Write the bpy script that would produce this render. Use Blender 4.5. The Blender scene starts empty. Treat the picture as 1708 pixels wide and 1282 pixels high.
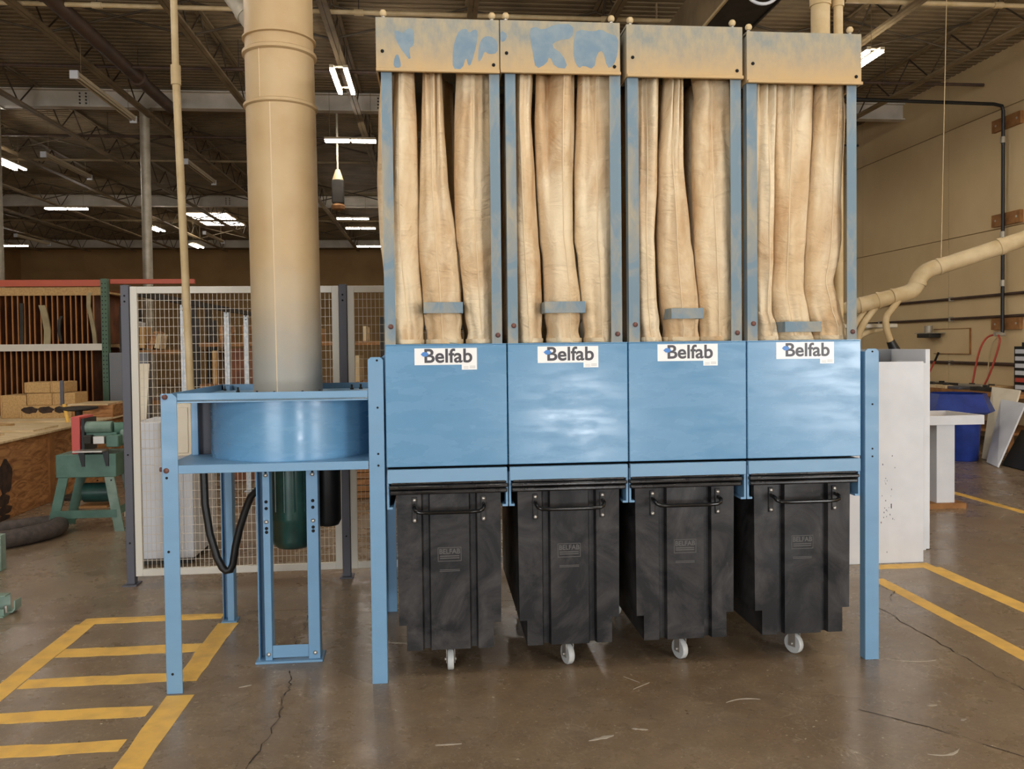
import bpy, math, random
from mathutils import Vector, Matrix
random.seed(11)
SC = bpy.context.scene
COL = SC.collection
PI = math.pi

# ------------------------------------------------------------------ camera
def make_camera():
    yaw, pitch, roll = 0.09509, -0.02464, -0.01112
    f = Vector((math.sin(yaw)*math.cos(pitch), math.cos(yaw)*math.cos(pitch), math.sin(pitch)))
    r = Vector((math.cos(yaw), -math.sin(yaw), 0)); u = r.cross(f)
    c, s = math.cos(roll), math.sin(roll)
    r2 = c*r + s*u; u2 = -s*r + c*u
    cd = bpy.data.cameras.new('camera'); co = bpy.data.objects.new('camera', cd); COL.objects.link(co)
    m = Matrix((r2, u2, -f)).transposed().to_4x4(); m.translation = (0.3183, -4.0542, 1.65)
    co.matrix_world = m
    cd.sensor_fit = 'HORIZONTAL'; cd.sensor_width = 36.0; cd.lens = 1375.0*36/1708
    cd.shift_y = -(641-610.97)/1708; cd.clip_end = 200; cd.clip_start = .05
    SC.camera = co
make_camera()

# ------------------------------------------------------------------ world, assumed daylight, exposure
W = bpy.data.worlds.new('outside_sky'); SC.world = W; W.use_nodes = True
W.node_tree.nodes['Background'].inputs[0].default_value = (.62, .78, 1, 1)
W.node_tree.nodes['Background'].inputs[1].default_value = 1.0

def area(name, loc, rot, sx, sy, power, col):
    l = bpy.data.lights.new(name, 'AREA'); l.shape = 'RECTANGLE'; l.size = sx; l.size_y = sy
    l.energy = power; l.color = col
    o = bpy.data.objects.new(name, l); COL.objects.link(o); o.location = loc; o.rotation_euler = rot
    return o
# added area lights acting as daylight from two assumed dock doors behind the camera
area('assumed_dock_door_light', (-4.2, -10.75, 2.2), (PI/2, 0, 0), 4.4, 4.2, 420, (.96, .98, 1))
area('assumed_dock_door_light', (8.2, -10.75, 2.2), (PI/2, 0, 0), 2.8, 4.2, 460, (.96, .98, 1))  # assumed door, set so its reflection falls on the last hopper panel
area('added_highlight_lamp', (2.9, -10.75, .45), (PI/2, 0, 0), .9, .8, 95, (.96, .98, 1))  # small lamp added to put a highlight on the hopper panel
SC.view_settings.view_transform = 'Standard'; SC.view_settings.look = 'None'
SC.view_settings.exposure = 0.25; SC.view_settings.gamma = 1.0; SC.view_settings.use_curve_mapping = False
LED = 55.0                                     # radiance of the lit LED tubes
SC.cycles.use_denoising = True
SC.cycles.max_bounces = 5; SC.cycles.diffuse_bounces = 3; SC.cycles.glossy_bounces = 3
SC.cycles.caustics_reflective = False; SC.cycles.adaptive_threshold = .03
SC.cycles.sample_clamp_indirect = 6.0

# ------------------------------------------------------------------ materials
MATS = {}
def new_mat(name):
    m = bpy.data.materials.new(name); m.use_nodes = True; MATS[name] = m
    nt = m.node_tree; return m, nt, nt.nodes['Principled BSDF']
def rgba(c): return (c[0], c[1], c[2], 1)
def S2L(*c):                                    # sRGB 0-255 to linear
    return tuple((x/255/12.92 if x/255 <= .04045 else ((x/255+.055)/1.055)**2.4) for x in c)
def coords(nt, stretch=(1, 1, 1), rnd=False):
    tc = nt.nodes.new('ShaderNodeTexCoord'); mp = nt.nodes.new('ShaderNodeMapping')
    mp.inputs['Scale'].default_value = stretch
    nt.links.new(tc.outputs['Object'], mp.inputs['Vector'])
    if rnd:
        oi = nt.nodes.new('ShaderNodeObjectInfo'); cb = nt.nodes.new('ShaderNodeCombineXYZ'); ml = nt.nodes.new('ShaderNodeMath')
        ml.operation = 'MULTIPLY'; ml.inputs[1].default_value = 37.0
        nt.links.new(oi.outputs['Random'], ml.inputs[0])
        for k in range(3): nt.links.new(ml.outputs[0], cb.inputs[k])
        nt.links.new(cb.outputs[0], mp.inputs['Location'])
    return mp.outputs[0]
def noise(nt, vec, scale, detail=4, rough=.55, dist=0.0):
    n = nt.nodes.new('ShaderNodeTexNoise'); n.inputs['Scale'].default_value = scale; n.inputs['Detail'].default_value = detail
    n.inputs['Roughness'].default_value = rough; n.inputs['Distortion'].default_value = dist
    nt.links.new(vec, n.inputs['Vector']); return n.outputs['Fac']
def ramp(nt, fac, a, b, ca=(0, 0, 0), cb=(1, 1, 1)):
    r = nt.nodes.new('ShaderNodeValToRGB'); e = r.color_ramp.elements
    e[0].position = a; e[1].position = b; e[0].color = rgba(ca); e[1].color = rgba(cb)
    nt.links.new(fac, r.inputs[0]); return r.outputs[0]
def mix(nt, fac, a, b):
    m = nt.nodes.new('ShaderNodeMix'); m.data_type = 'RGBA'
    if isinstance(fac, float): m.inputs[0].default_value = fac
    else: nt.links.new(fac, m.inputs[0])
    for i, x in ((6, a), (7, b)):
        if isinstance(x, tuple): m.inputs[i].default_value = rgba(x)
        else: nt.links.new(x, m.inputs[i])
    return m.outputs[2]
def bump(nt, b, h, strength, dist=.01):
    n = nt.nodes.new('ShaderNodeBump'); n.inputs['Strength'].default_value = strength; n.inputs['Distance'].default_value = dist
    nt.links.new(h, n.inputs['Height']); nt.links.new(n.outputs[0], b.inputs['Normal'])
def pm(name, c1, c2=None, scale=6, detail=4, rough=.5, metal=0, bmp=0, bscale=40, stretch=(1, 1, 1), lim=(.38, .62), rnd=False, spec=.5, dist=0.0):
    m, nt, b = new_mat(name)
    b.inputs['Roughness'].default_value = rough; b.inputs['Metallic'].default_value = metal
    b.inputs['Specular IOR Level'].default_value = spec
    v = coords(nt, stretch, rnd)
    if c2 is None: b.inputs['Base Color'].default_value = rgba(c1)
    else: nt.links.new(ramp(nt, noise(nt, v, scale, detail, dist=dist), lim[0], lim[1], c1, c2), b.inputs['Base Color'])
    if bmp: bump(nt, b, noise(nt, v, bscale, 3), bmp)
    return m
def emit(name, col, st):
    m, nt, b = new_mat(name)
    b.inputs['Base Color'].default_value = rgba(col); b.inputs['Emission Color'].default_value = rgba(col); b.inputs['Emission Strength'].default_value = st
    return m

BLUE = S2L(102, 152, 190)
DUST = S2L(214, 184, 138)
def blue_paint(name, base, dirt, amt, rough=.24):
    m, nt, b = new_mat(name)
    v = coords(nt, (1, 1, 1)); vs = coords(nt, (2.2, 1, 7))
    smear = ramp(nt, noise(nt, vs, 1.1, 3, .5, .6), .3, .75)
    c = mix(nt, smear, base, tuple(x*.92 for x in base))
    d = ramp(nt, noise(nt, v, 9, 8, .7), .66, .74)
    sc = nt.nodes.new('ShaderNodeMath'); sc.operation = 'MULTIPLY'; sc.inputs[1].default_value = amt
    nt.links.new(d, sc.inputs[0])
    nt.links.new(mix(nt, sc.outputs[0], c, dirt), b.inputs['Base Color'])
    nt.links.new(ramp(nt, noise(nt, vs, 2.3, 4), .3, .75, (rough-.08,)*3, (rough+.14,)*3), b.inputs['Roughness'])
    return m
M_BLUE = blue_paint('blue_enamel', BLUE, S2L(150, 140, 120), .25)
M_LEG = blue_paint('blue_leg_enamel', S2L(114, 156, 190), S2L(160, 120, 95), .35, .42)
M_RAIL = blue_paint('blue_rail_rubbed', S2L(122, 162, 194), S2L(170, 135, 118), .8, .4)

def dusty(name, paint, dust, lo, hi, scale, rough=.75):
    m, nt, b = new_mat(name); v = coords(nt, (1, 1, .45))
    f = ramp(nt, noise(nt, v, scale, 7, .65, .8), lo, hi)
    d2 = mix(nt, ramp(nt, noise(nt, v, 30, 4), .35, .7), dust, tuple(x*.88 for x in dust))
    nt.links.new(mix(nt, f, paint, d2), b.inputs['Base Color']); b.inputs['Roughness'].default_value = rough
    return m
M_POST = dusty('dust_streaked_post', S2L(118, 140, 154), S2L(178, 164, 134), .45, .75, 7)
def header_mat():
    m, nt, b = new_mat('dust_coated_header'); v = coords(nt, (1, 1, .5)); tc = nt.nodes.new('ShaderNodeTexCoord'); sp = nt.nodes.new('ShaderNodeSeparateXYZ')
    nt.links.new(tc.outputs['Object'], sp.inputs[0])
    ma = nt.nodes.new('ShaderNodeMath'); ma.operation = 'MULTIPLY_ADD'; ma.inputs[1].default_value = .22
    nt.links.new(noise(nt, v, 3.5, 6, .65, .5), ma.inputs[0]); nt.links.new(sp.outputs['Z'], ma.inputs[2])
    mr = nt.nodes.new('ShaderNodeMapRange'); mr.inputs['From Min'].default_value = 3.08; mr.inputs['From Max'].default_value = 3.27; mr.inputs['To Min'].default_value = 1.0; mr.inputs['To Max'].default_value = 0.0
    nt.links.new(ma.outputs[0], mr.inputs['Value']); f = mr.outputs[0]     # sawdust has settled thicker along the lower half
    base = mix(nt, ramp(nt, noise(nt, v, 16, 6, .7), .40, .72), S2L(172, 160, 134), S2L(128, 139, 140))
    nt.links.new(mix(nt, f, base, S2L(196, 166, 120)), b.inputs['Base Color']); b.inputs['Roughness'].default_value = .8
    return m
M_HEADER = header_mat()
M_WIPED = pm('wiped_blue_metal', S2L(112, 136, 154), S2L(130, 148, 158), 14, 5, .55)

def bag_cloth():
    m, nt, b = new_mat('filter_bag_canvas')
    v = coords(nt, (5, 5, .7), True); w = coords(nt, (1, 1, 1), True)
    c = mix(nt, ramp(nt, noise(nt, coords(nt, (2, 2, .6), True), 2.4, 5, .55, .4), .34, .72), S2L(232, 214, 182), S2L(216, 188, 148))
    st = ramp(nt, noise(nt, coords(nt, (2.2, 2.2, 1.0), True), 1.7, 5, .6, .5), .47, .76)
    c = mix(nt, st, c, S2L(182, 138, 90))
    nt.links.new(c, b.inputs['Base Color']); b.inputs['Roughness'].default_value = .95
    b.inputs['Specular IOR Level'].default_value = .1
    wr = noise(nt, coords(nt, (2.2, 2.2, 4), True), 3.0, 4, .5, 1.0)
    bump(nt, b, wr, .6, .035)
    return m
M_BAG = bag_cloth()
M_SEAM = pm('bag_seam_thread', S2L(224, 202, 166), rough=.9)

def bin_plastic():
    m, nt, b = new_mat('dusty_black_plastic')
    v = coords(nt, (1, 1, 1), True)
    c = mix(nt, ramp(nt, noise(nt, v, 3.2, 7, .65, 1.6), .40, .85), S2L(20, 20, 22), S2L(80, 77, 76))
    c = mix(nt, ramp(nt, noise(nt, coords(nt, (7, 7, 1), True), 5, 6, .7), .66, .80), c, S2L(104, 100, 96))
    nt.links.new(c, b.inputs['Base Color'])
    nt.links.new(ramp(nt, noise(nt, v, 4, 4), .3, .7, (.38,)*3, (.62,)*3), b.inputs['Roughness']); b.inputs['Specular IOR Level'].default_value = .35
    return m
M_BIN = bin_plastic()
M_RIM = pm('shiny_black_rim', S2L(20, 20, 21), S2L(40, 39, 39), 9, 4, .2)
M_BLK = pm('black_rubber', S2L(22, 22, 23), rough=.45)
M_BLKG = pm('black_gloss_steel', S2L(18, 18, 18), rough=.16)
M_EMBOSS = pm('embossed_grey', S2L(86, 84, 82), rough=.6)
M_STEEL = pm('zinc_bolt', S2L(190, 186, 178), rough=.35, metal=.7)
M_RUST = pm('rusty_bolt', S2L(126, 82, 70), S2L(92, 62, 58), 60, 3, .6)
M_HOLE = pm('bolt_hole', S2L(16, 18, 20), rough=.9)
M_WHEEL = pm('grey_caster_tread', S2L(196, 198, 196), rough=.5)
M_LABEL = pm('white_label_vinyl', S2L(244, 244, 242), rough=.35)
M_LETTER = pm('charcoal_lettering', S2L(66, 64, 70), rough=.4)
M_ARROW = pm('blue_logo_arrow', S2L(74, 134, 206), rough=.4)
M_PRINT = pm('faint_grey_print', S2L(206, 206, 204), rough=.4)

def duct_metal():
    m, nt, b = new_mat('sawdust_coated_duct')
    tc = nt.nodes.new('ShaderNodeTexCoord'); sp = nt.nodes.new('ShaderNodeSeparateXYZ'); nt.links.new(tc.outputs['Object'], sp.inputs[0])
    v = coords(nt, (1, 1, 1))
    ad = nt.nodes.new('ShaderNodeMath'); ad.operation = 'MULTIPLY_ADD'; ad.inputs[1].default_value = .45
    nt.links.new(noise(nt, v, 4, 6, .65), ad.inputs[0]); nt.links.new(sp.outputs['Z'], ad.inputs[2])
    # sawdust sticks to the pipe from half a metre up; the foot of the pipe is bare galvanised metal
    f = ramp(nt, ad.outputs[0], .35, .95)
    dust = mix(nt, ramp(nt, noise(nt, v, 2.5, 5), .35, .7), S2L(200, 174, 132), S2L(184, 154, 110))
    nt.links.new(mix(nt, f, S2L(158, 154, 144), dust), b.inputs['Base Color']); b.inputs['Roughness'].default_value = .5
    return m
M_DUCT = duct_metal()
M_GALV = pm('galvanised_sheet', S2L(190, 182, 164), S2L(168, 158, 138), 5, 4, .45, .3)
M_CREAMPIPE = pm('cream_painted_pipe', S2L(216, 194, 152), S2L(196, 170, 124), 4, 4, .6)
M_GREENM = pm('dark_green_motor', S2L(46, 82, 74), S2L(34, 60, 56), 7, 4, .3)
M_GREEN = pm('machine_green', S2L(96, 132, 116), S2L(78, 112, 98), 5, 4, .45)
M_GREENL = pm('machine_light_green', S2L(140, 160, 146), S2L(112, 138, 122), 6, 4, .45)
M_RED = pm('machine_red', S2L(214, 92, 84), rough=.45)
M_YEL = pm('yellow_floor_paint', S2L(242, 194, 92), S2L(206, 162, 86), 9, 9, .55, lim=(.42, .78))
M_WHITE = pm('white_laminate', S2L(226, 228, 232), S2L(216, 218, 222), 3, 3, .4)
M_GREYP = pm('grey_panel', S2L(128, 130, 134), rough=.5)
M_BLUEP = pm('blue_drum_plastic', S2L(40, 66, 152), S2L(30, 54, 130), 6, 4, .4)
M_FRAME = pm('white_fence_frame', S2L(226, 220, 206), rough=.5)
M_WIRE = pm('white_fence_wire', S2L(214, 204, 186), rough=.5)
M_FPOST = pm('dark_grey_fence_post', S2L(88, 88, 96), rough=.5)
M_PLY = pm('plywood', S2L(190, 138, 84), S2L(136, 88, 48), 2.4, 6, .7, stretch=(1, 1, 4), dist=2.5)
M_CREAMP = pm('cream_panel', S2L(236, 226, 204), S2L(226, 214, 190), 3, 4, .6)
M_MDF = pm('particle_board', S2L(206, 170, 116), S2L(186, 148, 96), 50, 4, .85)
M_PALE = pm('pale_boards', S2L(226, 204, 164), S2L(206, 178, 132), 4, 4, .75, stretch=(1, 4, 1))
M_HARD = pm('brown_hardboard', S2L(128, 78, 44), S2L(92, 50, 28), 3, 5, .75)
M_HARDE = pm('divider_edge', S2L(178, 122, 74), rough=.8)
M_RACKRED = pm('rack_beam_orange', S2L(200, 98, 74), rough=.5)
M_RACKGRN = pm('rack_upright_green', S2L(86, 112, 92), rough=.55)
M_CARD = pm('cardboard', S2L(204, 164, 108), S2L(186, 142, 88), 5, 4, .85)
M_DARK = pm('dark_brown_metal', S2L(60, 54, 46), S2L(44, 40, 34), 4, 3, .7)  # mottled dark brown shared by assorted dark parts
M_ROOF = pm('roof_deck_paint', S2L(136, 116, 86), S2L(114, 97, 70), 1.5, 4, .75)
M_JOIST = pm('joist_steel_paint', S2L(142, 122, 90), S2L(116, 98, 70), 2, 4, .65)
M_WEB = pm('joist_web_paint', S2L(84, 70, 50), S2L(66, 56, 40), 2, 4, .7)
M_GIRD = pm('grey_girder_paint', S2L(214, 204, 188), S2L(190, 180, 162), 1.5, 4, .6)
M_WALL = pm('cream_wall_paint', S2L(230, 204, 156), S2L(218, 190, 142), .5, 4, .8)
M_WALLB = pm('tan_block_wall', S2L(190, 154, 104), S2L(172, 138, 92), .6, 4, .85)
M_RUSTPIPE = pm('dark_pipe', S2L(84, 62, 46), S2L(66, 50, 40), 5, 4, .6)
M_WOODB = pm('wood_cleat', S2L(166, 116, 64), S2L(140, 94, 50), 6, 4, .7)
M_HOSE = pm('grey_flex_hose', S2L(88, 78, 72), S2L(70, 62, 58), 20, 3, .75)
M_REDH = pm('red_air_hose', S2L(196, 80, 62), rough=.5)
M_LED = emit('lit_led_tube', (1, .94, .85), LED)
M_SKYL = emit('skylight_daylight', (1, .95, .86), 7.0)
M_FIX = pm('fixture_housing', S2L(196, 180, 150), rough=.5)

def concrete():
    m, nt, b = new_mat('polished_brown_concrete')
    v = coords(nt, (1, 1, 1)); v2 = coords(nt, (1, 2.4, 1))
    big = ramp(nt, noise(nt, v2, .5, 5, .55, .4), .25, .75)
    c = mix(nt, big, S2L(138, 120, 98), S2L(164, 144, 118))
    mid = ramp(nt, noise(nt, v, 2.2, 9, .72, .4), .35, .75)
    c = mix(nt, mid, c, S2L(136, 112, 84))
    dk = ramp(nt, noise(nt, v, 6, 10, .8, .3), .40, .75)
    c = mix(nt, dk, c, S2L(116, 100, 82))
    pt = ramp(nt, noise(nt, v, .9, 8, .7, 1.2), .52, .72)
    c = mix(nt, pt, c, S2L(120, 100, 78))
    sc = ramp(nt, noise(nt, coords(nt, (1.0, 2.6, 1)), 4.0, 12, .85, 1.2), .56, .72)
    sm = nt.nodes.new('ShaderNodeMath'); sm.operation = 'MULTIPLY'; sm.inputs[1].default_value = .5; nt.links.new(sc, sm.inputs[0])
    c = mix(nt, sm.outputs[0], c, S2L(196, 180, 152))
    for scl, seed, wdt in ((3.1, 3.7, .022), (5.3, 9.1, .03)):
        mpv = coords(nt, (1, 1.0, 1)); mpv.node.inputs['Location'].default_value = (seed, seed*2, 0)
        nn = noise(nt, mpv, scl, 2, .5, 4.5); ab = nt.nodes.new('ShaderNodeMath'); ab.operation = 'SUBTRACT'; ab.inputs[1].default_value = .5; nt.links.new(nn, ab.inputs[0])
        a2 = nt.nodes.new('ShaderNodeMath'); a2.operation = 'ABSOLUTE'; nt.links.new(ab.outputs[0], a2.inputs[0])
        ln = ramp(nt, a2.outputs[0], 0.0, wdt, (1, 1, 1), (0, 0, 0)); mk = ramp(nt, noise(nt, mpv, 3.3, 8, .8), .50, .62)
        mm = nt.nodes.new('ShaderNodeMath'); mm.operation = 'MULTIPLY'; nt.links.new(ln, mm.inputs[0]); nt.links.new(mk, mm.inputs[1])
        m3 = nt.nodes.new('ShaderNodeMath'); m3.operation = 'MULTIPLY'; m3.inputs[1].default_value = .45; nt.links.new(mm.outputs[0], m3.inputs[0])
        c = mix(nt, m3.outputs[0], c, S2L(206, 190, 164))
    fg = ramp(nt, noise(nt, v, 55, 5, .7), .35, .7)
    c = mix(nt, fg, c, mix(nt, .35, c, S2L(80, 66, 52)))
    sp = ramp(nt, noise(nt, v, 34, 3, .6), .66, .72)
    c = mix(nt, sp, c, S2L(200, 186, 160))
    nt.links.new(c, b.inputs['Base Color'])
    nt.links.new(ramp(nt, noise(nt, v, 1.8, 7, .65), .3, .72, (.16,)*3, (.42,)*3), b.inputs['Roughness'])
    bump(nt, b, noise(nt, v, 7, 6), .06, .01)
    return m
M_FLOOR = concrete()
M_CRACK = pm('crack_dirt', S2L(52, 44, 36), rough=.95)
M_SCUFF = pm('white_plaster_scuff', S2L(178, 168, 152), rough=.9)

# ------------------------------------------------------------------ mesh builder
OFF = {}
class MB:
    def __init__(s): s.v = []; s.f = []
    def add(s, vs, fs):
        n = len(s.v); s.v += [tuple(a) for a in vs]; s.f += [tuple(i+n for i in q) for q in fs]; return s
    def box(s, x0, x1, y0, y1, z0, z1, m=None):
        vs = [Vector((x, y, z)) for z in (z0, z1) for y in (y0, y1) for x in (x0, x1)]
        if m is not None: vs = [m @ a for a in vs]
        return s.add(vs, [(0, 2, 3, 1), (4, 5, 7, 6), (0, 1, 5, 4), (2, 6, 7, 3), (0, 4, 6, 2), (1, 3, 7, 5)])
    def cyl(s, p0, p1, r0, r1=None, n=16, cap=True):
        r1 = r0 if r1 is None else r1
        p0, p1 = Vector(p0), Vector(p1); d = (p1-p0).normalized()
        a = d.orthogonal().normalized(); b = d.cross(a)
        vs = [p+(a*math.cos(2*PI*i/n)+b*math.sin(2*PI*i/n))*r for p, r in ((p0, r0), (p1, r1)) for i in range(n)]
        fs = [(i, (i+1) % n, n+(i+1) % n, n+i) for i in range(n)]
        if cap: fs += [tuple(range(n-1, -1, -1)), tuple(range(n, 2*n))]
        return s.add(vs, fs)
    def tube(s, path, r, n=10, cap=True):
        P = [Vector(p) for p in path]; N = len(P); R = r if isinstance(r, (list, tuple)) else [r]*N
        T = [((P[min(i+1, N-1)]-P[max(i-1, 0)]).normalized()) for i in range(N)]
        a = T[0].orthogonal().normalized(); vs = []
        for i in range(N):
            a = (a-T[i]*a.dot(T[i])).normalized(); b = T[i].cross(a)
            vs += [P[i]+(a*math.cos(2*PI*k/n)+b*math.sin(2*PI*k/n))*R[i] for k in range(n)]
        fs = [(i*n+k, i*n+(k+1) % n, (i+1)*n+(k+1) % n, (i+1)*n+k) for i in range(N-1) for k in range(n)]
        if cap: fs += [tuple(range(n-1, -1, -1)), tuple((N-1)*n+k for k in range(n))]
        return s.add(vs, fs)
    def prism(s, poly, y0, y1):                      # poly in x,z, extruded along y
        n = len(poly)
        vs = [(x, y0, z) for x, z in poly]+[(x, y1, z) for x, z in poly]
        return s.add(vs, [tuple(range(n)), tuple(range(2*n-1, n-1, -1))]+[(i, n+i, n+(i+1) % n, (i+1) % n) for i in range(n)])
    def loft(s, rings, cap=True):                    # closed rings of equal length
        n = len(rings[0]); vs = [p for r in rings for p in r]; k = len(rings)
        fs = [(j*n+i, j*n+(i+1) % n, (j+1)*n+(i+1) % n, (j+1)*n+i) for j in range(k-1) for i in range(n)]
        if cap: fs += [tuple(range(n-1, -1, -1)), tuple((k-1)*n+i for i in range(n))]
        return s.add(vs, fs)
    def lathe(s, prof, c, n=24, cap=True):           # prof: (radius, z)
        return s.loft([[(c[0]+r*math.cos(2*PI*i/n), c[1]+r*math.sin(2*PI*i/n), c[2]+z) for i in range(n)] for r, z in prof], cap)
    def build(s, name, mat, parent=None, bev=0, smooth=40):
        off = OFF.get(parent.name, Vector()) if parent else Vector()
        me = bpy.data.meshes.new(name); me.from_pydata([Vector(a)-off for a in s.v], [], s.f); me.update()
        if smooth:
            me.polygons.foreach_set('use_smooth', [True]*len(me.polygons)); me.set_sharp_from_angle(angle=math.radians(smooth))
        o = bpy.data.objects.new(name, me); COL.objects.link(o); me.materials.append(mat)
        if parent: o.parent = parent
        OFF[o.name] = off.copy()
        if bev:
            b = o.modifiers.new('edge', 'BEVEL'); b.width = bev; b.segments = 2; b.limit_method = 'ANGLE'; b.angle_limit = math.radians(40)
        return o
def B(x0, x1, y0, y1, z0, z1): return MB().box(x0, x1, y0, y1, z0, z1)
def tag(o, label, cat, group=None, kind=None):
    if label: o['label'] = label
    if cat: o['category'] = cat
    if group: o['group'] = group
    if kind: o['kind'] = kind
    return o
def thing(name, label, cat, loc=(0, 0, 0), group=None, kind=None):
    o = bpy.data.objects.new(name, None); COL.objects.link(o); o.location = loc; o.empty_display_size = .1
    OFF[o.name] = Vector(loc); return tag(o, label, cat, group, kind)
def struct(o, label=None): o['kind'] = 'structure'; o['label'] = label or o.name; return o
def copy_tree(root, loc, label=None, rz=None, group=None):
    def rec(o, par):
        c = o.copy(); COL.objects.link(c); c.parent = par
        for ch in [x for x in ALLO if x.parent == o]: rec(ch, c)
        return c
    ALLO = list(bpy.data.objects)
    r = rec(root, None); r.location = loc
    if label: r['label'] = label
    if group: r['group'] = group
    if rz is not None: r.rotation_euler = (0, 0, rz)
    return r
def text_mesh(name, txt, size, mat, parent, place, extrude=.0006, bold=0.0, sx=1.0):
    cu = bpy.data.curves.new(name, 'FONT'); cu.body = txt; cu.size = size; cu.align_x = 'CENTER'; cu.align_y = 'CENTER'
    cu.extrude = extrude; cu.offset = bold; cu.space_character = 1.0
    t = bpy.data.objects.new('tmp_text', cu); COL.objects.link(t)
    dg = bpy.context.evaluated_depsgraph_get(); me = bpy.data.meshes.new_from_object(t.evaluated_get(dg))
    bpy.data.objects.remove(t); bpy.data.curves.remove(cu)
    off = OFF.get(parent.name, Vector())
    M = Matrix.Translation(Vector(place)-off) @ Matrix.Rotation(PI/2, 4, 'X') @ Matrix.Diagonal((sx, 1, 1, 1))
    me.transform(M); me.name = name; me.materials.clear(); me.materials.append(mat)
    o = bpy.data.objects.new(name, me); COL.objects.link(o); o.parent = parent; OFF[o.name] = off.copy()
    return o

# ------------------------------------------------------------------ building shell
XL, XR, YF, YB, ZR = -19.0, 9.8, -11.0, 37.0, 6.46
floor = struct(B(XL, XR, YF, YB, -.2, 0).build('floor', M_FLOOR), 'polished brown concrete warehouse floor')
def strip(name, pts, mat, z=.0012, parent=floor):
    n = len(pts); m = MB()
    m.add([(x, y, z) for x, y in pts]+[(x, y, -.004) for x, y in pts], [tuple(range(n))]+[(i, n+i, n+(i+1) % n, (i+1) % n) for i in range(n)])
    return m.build(name, mat, parent, smooth=0)
def wobbly(x0, x1, y0, y1, k=9, a=.006):
    if x1-x0 > y1-y0:
        t = [x0+(x1-x0)*i/k for i in range(k+1)]
        return [(x, y0+random.uniform(-a, a)) for x in t]+[(x, y1+random.uniform(-a, a)) for x in reversed(t)]
    t = [y0+(y1-y0)*i/k for i in range(k+1)]
    return [(x1+random.uniform(-a, a), y) for y in t]+[(x0+random.uniform(-a, a), y) for y in reversed(t)]
# yellow hatched keep-clear box painted beside the fan stand, and the lane lines by the white cabinet
strip('painted_line', wobbly(-.965, -.845, -1.6, -.02), M_YEL)
strip('painted_line', wobbly(-.995, -.875, .15, 1.02), M_YEL)
strip('painted_line', wobbly(-1.83, -1.0, 1.11, 1.215), M_YEL)
strip('painted_line', wobbly(-1.85, -1.735, -1.6, 1.105), M_YEL)
for y0, y1 in ((.558, .69), (.155, .27), (-.235, -.12), (-.56, -.455), (-1.0, -.9)):
    strip('painted_line', wobbly(-1.733, -.997, y0, y1), M_YEL)
strip('painted_line', wobbly(3.325, 3.425, -2.2, 1.39), M_YEL)
strip('painted_line', wobbly(3.43, 3.96, 1.62, 1.735), M_YEL)
strip('painted_line', wobbly(3.865, 3.985, -2.2, 1.618), M_YEL)
strip('painted_line', wobbly(5.9, 6.0, 2.2, 4.6), M_YEL)
def crack(pts, w):
    m = MB(); L = []
    for i, (x, y) in enumerate(pts): L.append((x, y))
    out = []
    for (a, b) in zip(L[:-1], L[1:]):
        for t in range(6): out.append((a[0]+(b[0]-a[0])*t/6+random.uniform(-1, 1)*w*1.6, a[1]+(b[1]-a[1])*t/6+random.uniform(-1, 1)*w*1.2))
    out.append(L[-1])
    d = Vector((L[-1][0]-L[0][0], L[-1][1]-L[0][1], 0)).normalized(); nx, ny = -d.y, d.x
    for (a, b) in zip(out[:-1], out[1:]):
        k = w*random.uniform(.1, .5)
        m.add([(a[0]+nx*k, a[1]+ny*k, .0016), (a[0]-nx*k, a[1]-ny*k, .0016), (b[0]-nx*k, b[1]-ny*k, .0016), (b[0]+nx*k, b[1]+ny*k, .0016)], [(0, 1, 2, 3)])
    return m.build('floor_crack', M_CRACK, floor, smooth=0)
crack([(-.48, 1.1), (-.455, .85), (-.50, .75), (-.47, .6), (-.462, .5)], .007)
crack([(-.43, .22), (-.40, .0), (-.42, -.1), (-.39, -.28), (-.41, -.56), (-.44, -.9), (-.42, -1.6)], .007)
crack([(3.05, 1.0), (3.052, .44), (3.058, .1), (3.05, -.2), (3.07, -.46), (3.06, -1.6)], .008)
crack([(3.2, .92), (3.33, 1.1), (3.3, 1.25)], .006)
crack([(2.2, -.55), (2.5, -.85), (2.75, -1.2)], .006)
for a in ((-4.5, 1.115, -.95, 1.2), (-.88, 1.215, 3.0, 1.24)):
    crack([(a[0], a[1]), ((a[0]+a[2])/2, (a[1]+a[3])/2), (a[2], a[3])], .006)
def scuff(cx, cy, a, l, w, curve=0.0):
    c, s = math.cos(a), math.sin(a); P = []; n = 9
    for i in range(n+1):
        t = i/n-.5; k = w*.6*(1-(2*t)**2)*random.uniform(.2, 1.3); q = curve*(t*t)
        P.append((t*l, q, k))
    poly = [(x, y+k) for x, y, k in P]+[(x, y-k) for x, y, k in reversed(P)]
    strip('plaster_scuff', [(cx+x*c-y*s, cy+x*s+y*c) for x, y in poly], M_SCUFF, .0018)
for a in ((1.72, -.38, .1, .17, .008, -.09), (1.0, -.68, .3, .12, .022, 0), (1.18, -.62, -.3, .07, .012, 0), (.12, .55, -.25, .16, .018, 0), (2.35, -.98, .2, .16, .012, .12), (.36, -.66, 0, .11, .008, 0), (2.55, -.55, 0, .05, .01, 0), (2.6, -.7, .3, .035, .012, 0), (2.76, -.05, -.2, .25, .005, .1), (-.62, .05, .4, .06, .01, 0), (1.3, -.18, .6, .12, .002, 0), (1.27, -.1, -.9, .1, .002, 0)):
    scuff(*a)

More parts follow.
